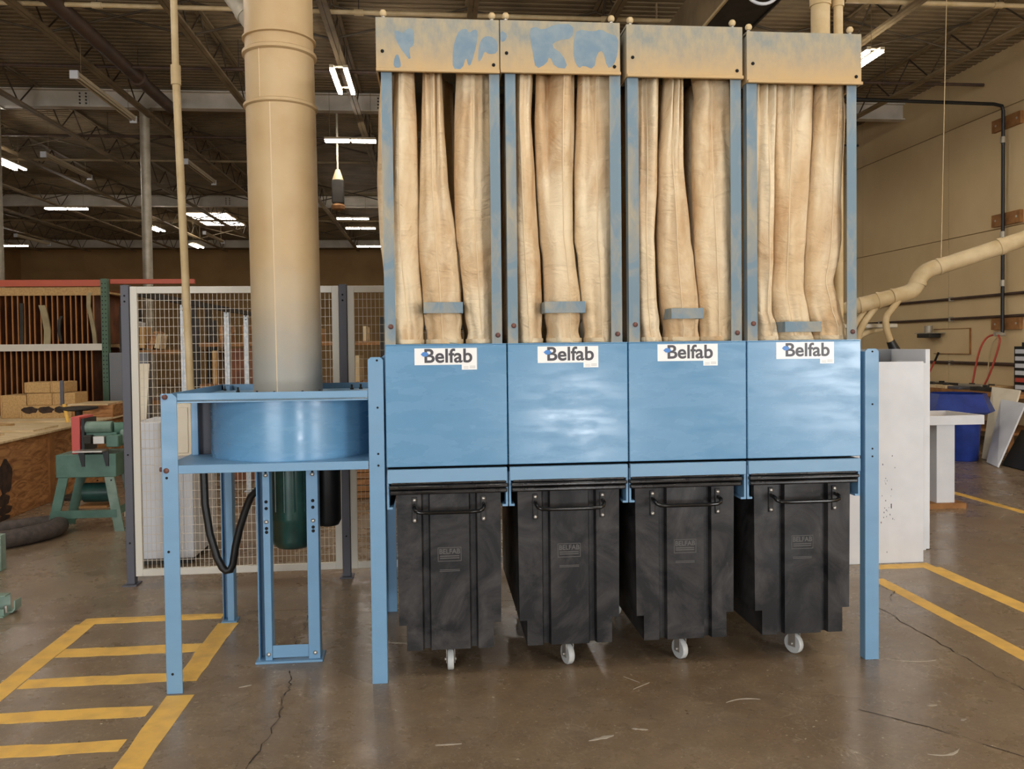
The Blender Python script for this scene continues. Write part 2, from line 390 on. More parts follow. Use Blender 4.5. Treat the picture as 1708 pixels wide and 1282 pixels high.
# roof deck: ribs run across the building
def deck():
    m = MB(); prof = []; y = YF
    while y < YB:
        prof += [(y, ZR), (y+.075, ZR), (y+.095, ZR+.04), (y+.13, ZR+.04)]; y += .15
    n = len(prof); m.v = [(x, a, z) for x in (XL, XR) for a, z in prof]
    m.f = [(i, i+1, n+i+1, n+i) for i in range(n-1)]
    return m.build('ceiling', M_ROOF, smooth=0)
struct(deck(), 'dark corrugated steel roof deck')
B(XL, XR, YF, YB, ZR+.05, ZR+.2).build('roof_insulation', M_ROOF, bpy.data.objects['ceiling'])
# right wall of cast panels with recessed joints
wr = struct(B(XR+.03, XR+.25, YF, YB, 0, ZR+.2).build('wall_right', M_WALLB), 'cream painted panel wall beside the bench')
for z0, z1 in ((0, 3.52), (3.535, 5.5), (5.515, ZR+.1)):
    y = YF
    while y < YB-.1:
        y1 = min(y+3.05, YB)
        B(XR-.0, XR+.06, y+.006, y1-.006, z0, z1).build('panel', M_WALL, wr, smooth=0); y += 3.05
struct(B(XL, XR, YB, YB+.25, 0, ZR+.2).build('wall_back', M_WALLB), 'tan far wall of the warehouse')
struct(B(XL-.25, XL, YF, YB, 0, ZR+.2).build('wall_left', M_WALLB), 'tan side wall far off beyond the racks')
wf = MB()
for x0, x1 in ((XL, -6.4), (-2.0, 2.4), (3.4, 6.7), (9.65, XR)): wf.box(x0, x1, YF-.25, YF, 0, ZR+.2)
wf.box(2.4, 3.4, YF-.25, YF, .9, ZR+.2)  # low opening made for the added highlight lamp
for x0, x1 in ((-6.4, -2.0), (6.7, 9.65)): wf.box(x0, x1, YF-.25, YF, 4.3, ZR+.2)  # unseen openings assumed for the added door lights
struct(wf.build('wall_front', M_WALL), 'wall with two assumed open dock doors behind the viewpoint')

# girders, columns, joists
GY = (1.15, 11.85, 22.55, 33.25)
for i, gy in enumerate(GY):
    g = thing('girder_beam', ['grey roof girder overhead', 'pale grey steel roof girder resting on the slim round column', 'second grey roof girder further down the hall', 'farthest grey roof girder near the tan end wall'][i], 'girder', (0, gy, 6.1), None, 'structure')
    B(XL, XR, gy-.012, gy+.012, 6.12, 6.41).build('web_plate', M_GIRD, g)
    B(XL, XR, gy-.1, gy+.1, 6.10, 6.122).build('bottom_flange', M_GIRD, g)
    B(XL, XR, gy-.1, gy+.1, 6.405, 6.43).build('top_flange', M_GIRD, g)
    for sx in (-6.0, 8.15, -.6):
        pl = B(sx-.11, sx+.11, gy-.024, gy-.012, 6.15, 6.39).build('splice_plate', M_GIRD, g)
        for a in (-.055, .055):
            for k in range(4): MB().cyl((sx+a, gy-.038, 6.18+k*.06), (sx+a, gy-.02, 6.18+k*.06), .017, n=8).build('bolt', M_DARK, pl)
for i, (cx, cyy) in enumerate(((-4.93, 11.85), (-7.55, 11.85), (-4.93, 22.55))):
    c = thing('column', ['slim round galvanised column behind the white conduit', 'slim pale column at the edge of the view above the red rack', 'far slim column under the second girder'][i], 'column', (cx, cyy, 0), None, 'structure')
    MB().cyl((cx, cyy, 0.02), (cx, cyy, 6.08), .088, n=20).build('shaft', M_GALV, c)
    B(cx-.15, cx+.15, cyy-.15, cyy+.15, 0, .02).build('base_plate', M_GALV, c); B(cx-.13, cx+.13, cyy-.1, cyy+.1, 6.08, 6.1).build('cap_plate', M_GALV, c)
jx0 = [8.42, 6.5, 4.6, 2.72, .88, -1.0, -2.93, -4.79, -6.75, -8.65, -10.65, -12.5, -14.4, -16.3]
def joist():
    j = thing('joist_beam', 'open web steel roof joist', 'joist', (0, 0, 5.92), 'open web roof joists', 'structure'); L = 10.7
    t = MB(); b = MB()
    for s in (-1, 1):
        t.box(s*.03-.024, s*.03+.024, 0.02, L-.02, 6.425, 6.455); b.box(s*.034-.03, s*.034+.03, .02, L-.02, 5.93, 5.965)
    t.build('top_chord', M_JOIST, j, smooth=0); b.build('bottom_chord', M_JOIST, j, smooth=0)
    n = 18; P = []
    for i in range(n+1): P.append((0, .25+(L-.5)*i/n, 6.42 if i % 2 == 0 else 5.95))
    w = MB()
    for a, c in zip(P[:-1], P[1:]): w.cyl(a, c, .013, n=6)
    w.build('web', M_WEB, j); return j
jp = joist(); first = True
for bi, y0 in enumerate((1.15, 11.85, 22.55)):
    for x in jx0:
        lab = 'open web steel roof joist %s' % ('in the nearest roof bay', 'between the first and second girder', 'in the far roof bay')[bi]
        if first: jp.location = (x, y0, 5.92); first = False; jp['label'] = lab; jp['group'] = 'joists in roof bay near'
        else: copy_tree(jp, (x, y0, 5.92), lab, None, 'joists in roof bay ' + ('near', 'middle', 'far')[bi])
# cross bridging between joists
def bridging(yy, lab):
    g = thing('bridging_beam', lab, 'roof brace', (0, yy, 5.95), None, 'structure')
    for a, b in zip(jx0[:-1], jx0[1:]):
        if yy > 30 and a > 5: continue
        MB().cyl((a, yy, 6.42), (b, yy, 5.95), .016, n=6).build('brace', M_WEB, g); MB().cyl((a, yy+.04, 5.95), (b, yy+.04, 6.42), .016, n=6).build('brace', M_WEB, g)
for yy, lab in ((7.7, 'crossed roof braces in the nearest bay'), (14.6, 'crossed roof braces past the first girder'), (20.6, 'crossed roof braces before the second girder'), (25.5, 'crossed roof braces in the far bay'), (29.0, 'farthest crossed roof braces')): bridging(yy, lab)
def ceil_pipe(name, p0, p1, r, mat, label, cat='pipe'):
    t = thing(name, label, cat, p0)
    MB().cyl(p0, p1, r, n=12).build('pipe_run', mat, t)
    d = Vector(p1)-Vector(p0); n = max(1, int(d.length/3.2))
    for i in range(n):
        q = Vector(p0)+d*((i+.5)/n); MB().cyl(q-d.normalized()*.06, q+d.normalized()*.06, r*1.35, n=12).build('coupling', mat, t)
        MB().cyl((q.x, q.y, q.z), (q.x, q.y, ZR), .006, n=6).build('hanger_rod', M_DARK, t)
    return t
ceil_pipe('ceiling_pipe', (-18.5, 6.87, 6.0), (4.3, 6.9, 6.0), .03, M_CREAMPIPE, 'cream pipe crossing the roof above the filter headers')
ceil_pipe('sprinkler_pipe', (-18.5, 9.2, 6.0), (9.7, 9.25, 6.0), .026, M_RUSTPIPE, 'rust coloured sprinkler pipe crossing before the grey girder')
ceil_pipe('ceiling_pipe', (-18.5, 13.4, 5.98), (9.7, 13.4, 5.98), .026, M_RUSTPIPE, 'thin dark pipe crossing just past the first girder')
ceil_pipe('ceiling_pipe', (-18.5, 15.6, 5.98), (9.7, 15.6, 5.98), .03, M_JOIST, 'tan pipe crossing the middle roof bay')
ceil_pipe('ceiling_pipe', (-18.5, 24.6, 5.98), (9.7, 24.6, 5.98), .035, M_JOIST, 'tan pipe crossing the far roof bay')
ceil_pipe('ceiling_pipe', (5.6, 6.1, 6.0), (9.75, 6.1, 6.0), .03, M_CREAMPIPE, 'short cream pipe under the roof near the wall corner')
ceil_pipe('roof_drain_pipe', (-4.32, 1.5, 6.0), (-4.32, 11.4, 6.0), .1, M_RUSTPIPE, 'thick dark pipe running lengthwise to the grey girder')

# ------------------------------------------------------------------ ceiling light fixtures
def fixture(x, y, ln, along, lit, label, z=5.5, pair=.19, group=None):
    t = thing('strip_light', label, 'light fixture', (x, y, z), group)
    def P(a, b, c): return (x+b, y+a, z+c) if along == 'y' else (x+a, y+b, z+c)
    def bx(a0, a1, b0, b1, c0, c1):
        p, q = P(a0, b0, c0), P(a1, b1, c1); return B(min(p[0], q[0]), max(p[0], q[0]), min(p[1], q[1]), max(p[1], q[1]), p[2], q[2])
    h = ln/2
    if lit and along == 'y':
        for q in (-1, 1):
            bx(-h, h, q*pair/2-.03, q*pair/2+.03, .03, .07).build('housing', M_FIX, t); bx(-h+.02, h-.02, q*pair/2-.028, q*pair/2+.028, .0, .03).build('led_tube', M_LED, t)
        for q in (-.8, .8): bx(q*h-.02, q*h+.02, -pair/2, pair/2, .07, .085).build('strap', M_FIX, t)
    elif lit:
        bx(-h, h, -.08, .08, .03, .07).build('housing', M_FIX, t)
        for q in (-1, 1): bx(q*h*.52-h*.46, q*h*.52+h*.46, -.07, .07, .0, .03).build('led_tube', M_LED, t)
    if not lit: bx(-h, h, -.05, .05, .03, .08).build('housing', M_FIX, t)
    if lit: pass
    else:
        for s in (-1, 1): MB().cyl(P(-h+.03, s*.03, .012), P(h-.03, s*.03, .012), .017, n=8).build('tube', M_FIX, t)
        for s in (-1, 1): bx(s*h-.02, s*h+.02, -.055, .055, -.03, .085).build('end_cap', M_WHITE, t)
    for s in (-.8, .8):
        a = P(s*h, 0, .08); MB().cyl(a, (a[0], a[1], ZR), .004, n=5).build('hanging_wire', M_JOIST, t)
    return t
FX = [(-.935, 8.2, 1.15, 'y', 1, 'bright twin tube light hanging between duct and filter modules'),
      (-1.17, 11.68, .95, 'x', 1, 'lit crosswise strip light just below the grey girder'),
      (6.22, 7.05, 1.15, 'y', 1, 'bright strip light half hidden by the last header box'),
      (-8.36, 13.9, 1.2, 'y', 1, 'bright strip light at the edge of the view over the rack'),
      (-9.55, 19.5, 1.1, 'x', 1, 'lit crosswise strip light far over the red rack'),
      (-2.03, 21.1, .95, 'x', 1, 'upper of the distant lit strips under the hanging heater'),
      (-1.97, 23.1, .95, 'x', 1, 'middle of the distant lit strips under the hanging heater'),
      (-2.05, 27.9, .95, 'x', 1, 'lowest of the distant lit strips under the hanging heater'),
      (-8.45, 23.4, 1.0, 'y', 1, 'small lit strip seen beside the round column'),
      (-8.42, 27.8, 1.1, 'y', 1, 'small lit strip below the skylight'),
      (-14.85, 27.75, .9, 'x', 1, 'faint distant lit strip at the far end over the rack'),
      (-4.65, 9.3, 2.3, 'y', 0, 'long unlit strip light hanging in front of the grey girder'),
      (-7.28, 14.2, 2.2, 'y', 0, 'long unlit strip light hanging just past the girder'),
      (-4.71, 14.7, 2.2, 'y', 0, 'unlit strip light glimpsed behind the white conduit'),
      (-13.5, 26.2, 2.4, 'y', 0, 'small unlit strip light far down the hall'),
      (-7.2, 25.5, 2.4, 'y', 0, 'unlit strip light hanging under the skylight'),
      (6.1, 3.0, 2.3, 'y', 0, 'unlit strip light above the last header box near the top edge')]
for a in FX: fixture(*a)
for i, (x, y) in enumerate(((-4.5, 2.2), (5.6, 1.5), (-4.0, -1.8), (-.8, -2.2), (2.4, -2.2), (5.6, -1.8), (-4.0, -5.5), (-.8, -5.5), (2.4, -5.5), (5.6, -5.5), (-6.6, 3.7), (-3.3, 3.7), (.2, 3.7), (8.0, 3.4), (-10, 4.0), (3.2, 12.6), (2.5, 17), (-12, 12), (3, 26))):  # unseen fixtures added to brighten the machine and the background
    fixture(x, y, 1.2, 'y', 1, 'lit strip light added out of view over the shop floor', group='added lit strip lights out of view')
sk = struct(B(-8.3, -6.9, 26.0, 28.8, ZR-.03, ZR-.01).build('window_1', M_SKYL), 'bright roof skylight far down the hall')
for k in range(1, 4): B(-8.3, -6.9, 26+k*.7-.03, 26+k*.7+.03, ZR-.05, ZR-.03).build('window_bar', M_JOIST, sk)

# ------------------------------------------------------------------ dust collector modules
HX = [.0809, .6814, 1.2896, 1.903, 2.5132]
ZHT, ZHB, DEP = 1.6644, 1.0639, 1.11
BAGS = {
'1A':[(3.007, 0.16, 0.086), (2.785, 0.154, 0.097), (2.487, 0.15, 0.103), (2.189, 0.152, 0.097), (2.039, 0.162, 0.091), (1.889, 0.175, 0.088), (1.723, 0.188, 0.086), (1.672, 0.193, 0.077)],
'1B':[(3.011, 0.332, 0.049), (2.788, 0.332, 0.056), (2.489, 0.334, 0.072), (2.189, 0.349, 0.097), (2.099, 0.354, 0.1), (1.948, 0.367, 0.099), (1.767, 0.374, 0.095), (1.67, 0.38, 0.09)],
'1C':[(3.015, 0.539, 0.084), (2.79, 0.535, 0.092), (2.49, 0.53, 0.097), (2.189, 0.533, 0.097), (2.098, 0.542, 0.089), (1.887, 0.551, 0.078), (1.72, 0.559, 0.071), (1.668, 0.56, 0.073)],
'2A':[(3.02, 0.776, 0.068), (2.794, 0.769, 0.062), (2.492, 0.778, 0.069), (2.189, 0.786, 0.074), (2.098, 0.792, 0.076), (1.885, 0.801, 0.074), (1.702, 0.807, 0.069), (1.665, 0.809, 0.067)],
'2B':[(3.023, 0.958, 0.101), (2.796, 0.952, 0.104), (2.493, 0.95, 0.095), (2.19, 0.957, 0.085), (2.098, 0.969, 0.083), (1.884, 0.985, 0.095), (1.746, 0.985, 0.087), (1.664, 0.99, 0.089)],
'2C':[(3.027, 1.153, 0.081), (2.799, 1.153, 0.091), (2.495, 1.151, 0.1), (2.19, 1.149, 0.101), (2.098, 1.158, 0.092), (1.883, 1.165, 0.085), (1.729, 1.17, 0.078), (1.662, 1.17, 0.077)],
'3A':[(3.024, 1.418, 0.074), (2.804, 1.416, 0.072), (2.497, 1.41, 0.07), (2.19, 1.402, 0.057), (2.098, 1.405, 0.06), (1.882, 1.409, 0.06), (1.758, 1.417, 0.069), (1.671, 1.429, 0.069)],
'3B':[(3.027, 1.571, 0.043), (2.806, 1.563, 0.051), (2.591, 1.552, 0.065), (2.19, 1.567, 0.086), (2.098, 1.575, 0.095), (1.85, 1.593, 0.099), (1.725, 1.601, 0.095), (1.67, 1.602, 0.096)],
'3C':[(3.03, 1.768, 0.091), (2.932, 1.776, 0.085), (2.809, 1.772, 0.095), (2.5, 1.773, 0.102), (2.19, 1.776, 0.099), (2.097, 1.78, 0.099), (1.817, 1.79, 0.089), (1.667, 1.791, 0.09)],
'4A':[(3.011, 2.041, 0.067), (2.502, 2.035, 0.064), (2.191, 2.031, 0.06), (2.097, 2.031, 0.061), (1.909, 2.025, 0.052), (1.8, 2.026, 0.05), (1.737, 2.047, 0.065), (1.664, 2.051, 0.064)],
'4B':[(3.014, 2.218, 0.105), (2.815, 2.208, 0.103), (2.503, 2.196, 0.094), (2.191, 2.18, 0.087), (2.097, 2.174, 0.083), (1.94, 2.17, 0.086), (1.783, 2.196, 0.092), (1.663, 2.218, 0.096)],
'4C':[(3.018, 2.409, 0.081), (2.818, 2.406, 0.088), (2.505, 2.382, 0.093), (2.191, 2.366, 0.102), (2.097, 2.359, 0.096), (1.971, 2.338, 0.081), (1.845, 2.365, 0.093), (1.718, 2.404, 0.09), (1.661, 2.408, 0.089)]}
def lerp_prof(P, z):
    if z >= P[0][0]: return P[0][1:]
    for a, b in zip(P[:-1], P[1:]):
        if z >= b[0]:
            t = (z-b[0])/(a[0]-b[0]); t = t*t*(3-2*t)*.5+t*.5
            return tuple(b[i]+(a[i]-b[i])*t for i in (1, 2))
    return P[-1][1:]
def bag(P, yc, dpt, seed, root, n=56, rows=76, seam=True):
    rg = random.Random(seed); ph = [rg.uniform(0, 6.28) for _ in range(9)]
    zt, zb = P[0][0]+.06, ZHT-.004; rings = []; fr = []
    PL = [(rg.uniform(3.5, 5.9), rg.uniform(-.9, .9), rg.uniform(.16, .34), rg.uniform(.13, .24), rg.uniform(1.1, 2.2)) for _ in range(3)] + [(rg.uniform(3.6, 5.8), rg.uniform(-.7, .7), rg.uniform(.08, .15), .16, -rg.uniform(2.5, 4.5)) for _ in range(2)]
    for j in range(rows+1):
        t = j/rows; z = zt+(zb-zt)*t; xc, hw = lerp_prof(P, z); ring = []
        top = max(0, 1-t*2.2); bot = max(0, (t-.82)/.18); hw *= 1-.09*math.exp(-((z-ZHT-.06)/.035)**2)
        for i in range(n):
            th = 2*PI*i/n
            fold = .05*math.sin(3*th+ph[0]+1.3*t)+.035*math.sin(5*th+ph[1]-2*t)+top*(.10*math.sin(4*th+ph[2]+.8*t)+.05*math.sin(7*th+ph[3]))
            fold += bot*(.035*math.sin(26*t*PI+ph[4]+2*math.sin(th+ph[5]))+.02*math.sin(9*th+ph[6]))
            fold += .018*math.sin(17*t+ph[7]+3*math.sin(th*2+ph[8]))
            for (t0, sl, am, wd, fall) in PL:
                k_ = max(0., 1-t*fall) if fall > 0 else max(0., 1-(1-t)*-fall)
                if k_ > 0: fold -= am*k_*math.exp(-((th-(t0+sl*t if fall > 0 else t0+sl*(1-t)))/wd)**2)
            c = math.cos(th); s = math.sin(th)
            sx = (abs(c)**.95)*(1 if c > 0 else -1)
            ring.append((xc+hw*sx*(1+fold*.5), yc+dpt*s*(1+fold*1.7), z))
        rings.append(ring); fr.append(ring)
    o = MB().loft(rings).build('filter_bag', M_BAG, root, smooth=180)
    zc = ZHT+.03; cx, hw = lerp_prof(P, zc)
    if seam:
        k = int(n*(.70+.1*rg.random())); MB().tube([(fr[j][k][0], fr[j][k][1]-.001, fr[j][k][2]) for j in range(0, rows+1, 2)], .0028, 6).build('seam', M_SEAM, o)
        rr = []
        for j in range(3):
            z = ZHT+.002+j*.011
            rr.append([(cx+(hw+.004)*math.cos(2*PI*i/24), yc+(dpt+.004)*math.sin(2*PI*i/24), z) for i in range(24)])
        MB().loft(rr).build('cuff', M_BAG, o)
    return o
WIPES = {0: [[(0.15, 3.173), (0.164, 3.176), (0.196, 3.16), (0.205, 3.177), (0.225, 3.189), (0.245, 3.178), (0.248, 3.156), (0.244, 3.104), (0.221, 3.092), (0.231, 3.029), (0.192, 3.074), (0.164, 3.119)],
 [(0.432, 3.088), (0.447, 3.146), (0.465, 3.184), (0.5, 3.194), (0.512, 3.171), (0.541, 3.192), (0.556, 3.18), (0.549, 3.119), (0.522, 3.023), (0.507, 3.011), (0.496, 3.06), (0.478, 2.996), (0.431, 2.992)],
 [(0.558, 3.105), (0.573, 3.146), (0.599, 3.161), (0.629, 3.153), (0.652, 3.131), (0.651, 3.078), (0.607, 3.071), (0.587, 3.088), (0.572, 3.047), (0.554, 3.03)],
 [(.145, 2.998), (.152, 3.05), (.168, 3.066), (.18, 3.03), (.182, 2.998)]],
 1: [[(0.806, 3.198), (0.836, 3.211), (0.874, 3.194), (0.934, 3.225), (1.024, 3.229), (1.023, 3.157), (0.948, 3.149), (0.912, 3.119), (0.971, 3.08), (0.998, 3.01), (0.932, 3.014), (0.906, 3.072), (0.89, 3.031), (0.837, 3.004), (0.823, 3.082)],
 [(1.026, 3.151), (1.044, 3.204), (1.128, 3.192), (1.158, 3.207), (1.203, 3.185), (1.248, 3.174), (1.248, 3.092), (1.223, 3.026), (1.193, 3.017), (1.172, 3.105), (1.142, 3.089), (1.126, 3.007), (1.073, 3.029), (1.051, 3.011), (1.025, 3.057)],
 [(.665, 3.19), (.70, 3.17), (.69, 3.14), (.666, 3.13)]]}
def smooth_poly(P, it=2):
    for _ in range(it):
        Q = []
        for a, b in zip(P, P[1:]+P[:1]): Q += [(a[0]*.75+b[0]*.25, a[1]*.75+b[1]*.25), (a[0]*.25+b[0]*.75, a[1]*.25+b[1]*.75)]
        P = Q
    return P
BOX = [(.063, .659, 2.980, 3.238), (.663, 1.258, 2.984, 3.240), (1.290, 1.883, 2.977, 3.235), (1.905, 2.508, 2.960, 3.216)]
POST = [((.085, .137), (.608, .658)), ((.687, .737), (1.205, 1.261)), ((1.296, 1.351), (1.823, 1.878)), ((1.908, 1.961), (2.436, 2.487))]
LBL = [(.227, .532, 1.562, 1.644), (.833, 1.138, 1.565, 1.647), (1.440, 1.751, 1.566, 1.651), (2.058, 2.365, 1.569, 1.655)]
BRK = [(.276, .464, 1.814, 1.868), (.870, 1.070, 1.811, 1.868), (1.508, 1.671, 1.778, 1.831), (2.098, 2.287, 1.706, 1.759)]
MLAB = ['blue filter module next to the fan stand, heart shaped mark wiped on its header',
        'second blue filter module from the fan stand, header smeared by broad wiped strokes',
        'third blue filter module from the fan stand, dusty header without wiped marks',
        'last blue filter module, beside the white cabinet, with sagging bent filter bags']
def _bolt(x, y, z, r, mat, par, name):
    rings = []
    for rr, d in ((r, 0), (r, .4*r), (r*.75, .8*r), (r*.25, r)):
        rings.append([(x+rr*math.cos(2*PI*i/10), y-d, z+rr*math.sin(2*PI*i/10)) for i in range(10)])
    return MB().loft(rings).build(name, mat, par)
def hole(x, y, z, r, par): return MB().cyl((x, y-.0012, z), (x, y+.001, z), r, n=10).build('bolt_hole', M_HOLE, par)
for k in range(4):
    x0, x1 = HX[k], HX[k+1]; g = .0028
    t = thing('dust_collector_module', MLAB[k], 'dust collector', ((x0+x1)/2, DEP/2, 0), 'filter modules of the dust collector')
    pn = B(x0+g, x1-g, 0, .02, ZHB, ZHT-.004).build('hopper_panel', M_BLUE, t, .004)
    B(x0+g, x0+.016, .02, DEP, ZHB, ZHT-.004).build('side_panel', M_BLUE, t); B(x1-.016, x1-g, .02, DEP, ZHB, ZHT-.004).build('side_panel', M_BLUE, t)
    B(x0+.016, x1-.016, DEP-.02, DEP, ZHB, ZHT-.004).build('rear_panel', M_BLUE, t)
    B(x0+g, x1-g, -.001, DEP, ZHT-.004, ZHT).build('bag_plate', M_BLUE, t)
    lr = B(x0+.006, x1-.006, -.004, .03, .984, 1.052).build('lower_rail', M_RAIL, t, .003)
    B(x0+.006, x1-.006, .03, DEP, 1.03, 1.05).build('bin_seal_plate', M_DARK, t)
    for s, xx in ((0, x0), (1, x1)):       # runner the bin hangs in
        a, b = (xx+.003, xx+.013) if s == 0 else (xx-.013, xx-.003)
        B(a, b, .01, DEP-.05, .856, 1.028).build('bin_runner', M_LEG, t)
        a, b = (xx+.013, xx+.03) if s == 0 else (xx-.03, xx-.013)
        B(a, b, .01, DEP-.05, .856, .866).build('runner_lip', M_LEG, t)
    bx0, bx1, bz0, bz1 = BOX[k]
    hb = MB().box(bx0, bx1, -.012, .0, bz0, bz1).build('header_panel', M_HEADER, t, .002)
    B(bx0, bx1, -.03, -.012, bz0-.004, bz0+.012).build('lower_lip', M_HEADER, hb, .003)
    tp = MB().box(bx0, bx0+.008, 0, DEP, bz0, bz1).box(bx1-.008, bx1, 0, DEP, bz0, bz1).box(bx0, bx1, DEP-.01, DEP, bz0, bz1).box(bx0, bx1, 0, DEP, bz1-.02, bz1-.012)
    tp.build('header_shell', M_HEADER, t)
    _bolt(bx0+.031, -.012, bz0+.095, .0085, M_HOLE, hb, 'bolt'); _bolt(bx1-.029, -.012, bz0+.04, .0085, M_HOLE, hb, 'bolt')
    for w in WIPES.get(k, ()):
        MB().prism(smooth_poly(w, 1), -.0128, -.0119).build('wiped_patch', M_WIPED, hb, smooth=0)
    for px in (bx0+.034, bx1-.03):
        pin = MB().cyl((px, .05, bz1-.02), (px, .05, bz1+.03), .008, n=10).build('shaker_pin', M_STEEL, t)
        MB().lathe([(.002, 0), (.012, .003), (.0175, .012), (.0175, .02), (.012, .03), (.003, .034)], (px, .05, bz1+.026), 14).build('knob', M_CREAMPIPE, pin)
    for pi, (pa, pb) in enumerate(POST[k]):
        po = MB().box(pa, pb, 0, .005, ZHT, bz0+.06).box(pa if pi == 0 else pb-.005, pa+.005 if pi == 0 else pb, .005, .05, ZHT, bz0+.06).build('post', M_POST, t)
        _bolt((pa+pb)/2+.004, 0, 1.751 if pi == 0 else 1.705, .0125, M_RUST, po, 'bolt')
        MB().box(pa, pb, DEP-.005, DEP, ZHT, bz0+.06).box(pa if pi == 0 else pb-.005, pa+.005 if pi == 0 else pb, DEP-.05, DEP-.005, ZHT, bz0+.06).build('post', M_POST, t)
    for q, c in enumerate('ABC'):
        bag(BAGS['%d%s' % (k+1, c)], .15, .105, 100+k*10+q, t)
        for rrow in (1, 2):
            xcen = x0+.1+.2*q
            P2 = [(3.01, xcen, .06), (2.7, xcen, .075), (2.2, xcen, .092), (1.8, xcen, .09), (1.66, xcen, .085)]
            bag(P2, .135+.34*rrow, .088, 300+k*10+q+50*rrow, t, 24, 24, False)
    b0, b1, c0, c1 = BRK[k]
    MB().box(b0, b1, -.022, -.018, c0, c1).box(b0-.002, b0+.002, -.022, .13, c0, c1).box(b1-.002, b1+.002, -.022, .13, c0, c1).build('bag_strap', M_POST, t, .0015)
    l0, l1, d0, d1 = LBL[k]
    lb = B(l0, l1, -.0012, .001, d0, d1).build('brand_label', M_LABEL, t, smooth=0)
    text_mesh('lettering', 'Belfab', .095, M_LETTER, lb, (l0+(l1-l0)*.535, -.0016, d0+(d1-d0)*.50), .0006, .0019, 1.04)
    ax, az = l0+.030, d0+(d1-d0)*.64
    MB().prism([(ax, az), (ax+.012, az+.011), (ax+.026, az+.011), (ax+.038, az+.003), (ax+.038, az-.003), (ax+.026, az-.011), (ax+.012, az-.011)], -.0034, -.0012).build('arrow_mark', M_ARROW, lb, smooth=0)
    sl = B(l1-.075, l1, -.0014, .001, d0-.025, d0+.001).build('small_label', M_LABEL, t, smooth=0)
    for pr in range(2):
        B(l1-.066, l1-.042, -.0018, -.001, d0-.012-.007*pr, d0-.009-.007*pr).build('fine_print', M_PRINT, sl, smooth=0)
        B(l1-.036, l1-.008, -.0018, -.001, d0-.010-.007*pr, d0-.006-.007*pr).build('fine_print', M_PRINT, sl, smooth=0)
    def angle_leg(xa, xb, front, side, ztop, par, y0=None):
        y = 0 if front else DEP
        m = MB()
        c = .014
        pr = [(xa, .0), (xb, .0), (xb, ztop-c), (xb-c, ztop), (xa+c, ztop), (xa, ztop-c)]
        m.prism(pr, y, y+.006) if front else m.prism(pr, y-.006, y)
        sx0, sx1 = (xa, xa+.006) if side < 0 else (xb-.006, xb)
        m.box(sx0, sx1, y+.006 if front else y-.06, y+.055 if front else y-.006, 0, ztop-c)
        return m.build('leg', M_LEG, par, .002)
    if k == 0:
        L = angle_leg(0, .0747, True, 1, 1.604, t); angle_leg(0, .0747, False, -1, 1.604, t)
        for z in (1.588, 1.358, 1.132, 1.075): hole(.045, 0, z, .0055, L)
    if k == 3:
        L = angle_leg(2.5327, 2.6074, True, -1, 1.617, t); angle_leg(2.5327, 2.6074, False, 1, 1.617, t)
        for z in (1.602, 1.1, 1.06, 1.33): hole(2.572, 0, z, .005, L)

# ------------------------------------------------------------------ black waste bins on casters
def make_bin():
    t = thing('waste_bin', 'black wheeled dust bin', 'waste bin', (0, 0, 0), 'black dust bins under the filter modules')
    y0, y1 = .02, 1.0
    def sect(h, z, gi=.03):
        a, b, c, d = .139, .098, -.094, -.137     # groove edges
        F = [(-h, y0), (d, y0), (d+.008, y0+gi), (c-.008, y0+gi), (c, y0), (b, y0), (b+.008, y0+gi), (a-.008, y0+gi), (a, y0), (h, y0)]
        Bk = [(x, y1-(y-y0)) for x, y in reversed(F)]
        return [(x, y, z) for x, y in F+Bk]
    body = MB().loft([sect(.2155, .148), sect(.2155, .935)], True)
    for sg in (-1, 1):
        q = lambda h, z: [(sg*.2155, y0, z), (sg*h, y0, z), (sg*h, y1, z), (sg*.2155, y1, z)]
        body.loft([q(.253, .275), q(.2575, .935)], True)
    bd = body.build('body', M_BIN, t, 0, 30)
    rim = MB().box(-.288, .288, -.012, 1.03, .928, .95).box(-.292, .292, -.018, 1.035, .954, .974).box(-.284, .284, -.006, 1.02, .974, .99)
    rim.build('rim', M_RIM, t, .007)
    hd = MB().tube([(-.17, .004, .872), (-.17, -.035, .868), (-.163, -.05, .856), (-.145, -.055, .849), (-.1, -.056, .847), (.1, -.056, .847), (.145, -.055, .849), (.163, -.05, .856), (.17, -.035, .868), (.17, .004, .872)], .0098, 12).build('handle', M_BLKG, t)
    for s in (-1, 1):
        B(s*.17-.012, s*.17+.012, .012, .021, .785, .912).build('handle_plate', M_BIN, hd, .002)
        for z in (.898, .797): _bolt(s*.17, .013, z, .0095, M_STEEL, hd, 'bolt')
    pl = MB()
    for a in ((-.058, .058, .655, .6575), (-.058, .058, .588, .5905), (-.058, -.0555, .588, .6575), (.0555, .058, .588, .6575)): pl.box(a[0], a[1], .0185, .0205, a[2], a[3])
    em = pl.build('embossed_frame', M_EMBOSS, t, smooth=0)
    text_mesh('embossed_lettering', 'BELFAB', .034, M_EMBOSS, em, (0, .0195, .636), .0008, .0006, .95)
    for zz in (.612, .602): B(-.048, .048, .0187, .0203, zz, zz+.004).build('embossed_line', M_EMBOSS, em, smooth=0)
    for zz in (.545, .538): B(-.05, .05, .0187, .0203, zz, zz+.0025).build('embossed_line', M_EMBOSS, em, smooth=0)
    return t
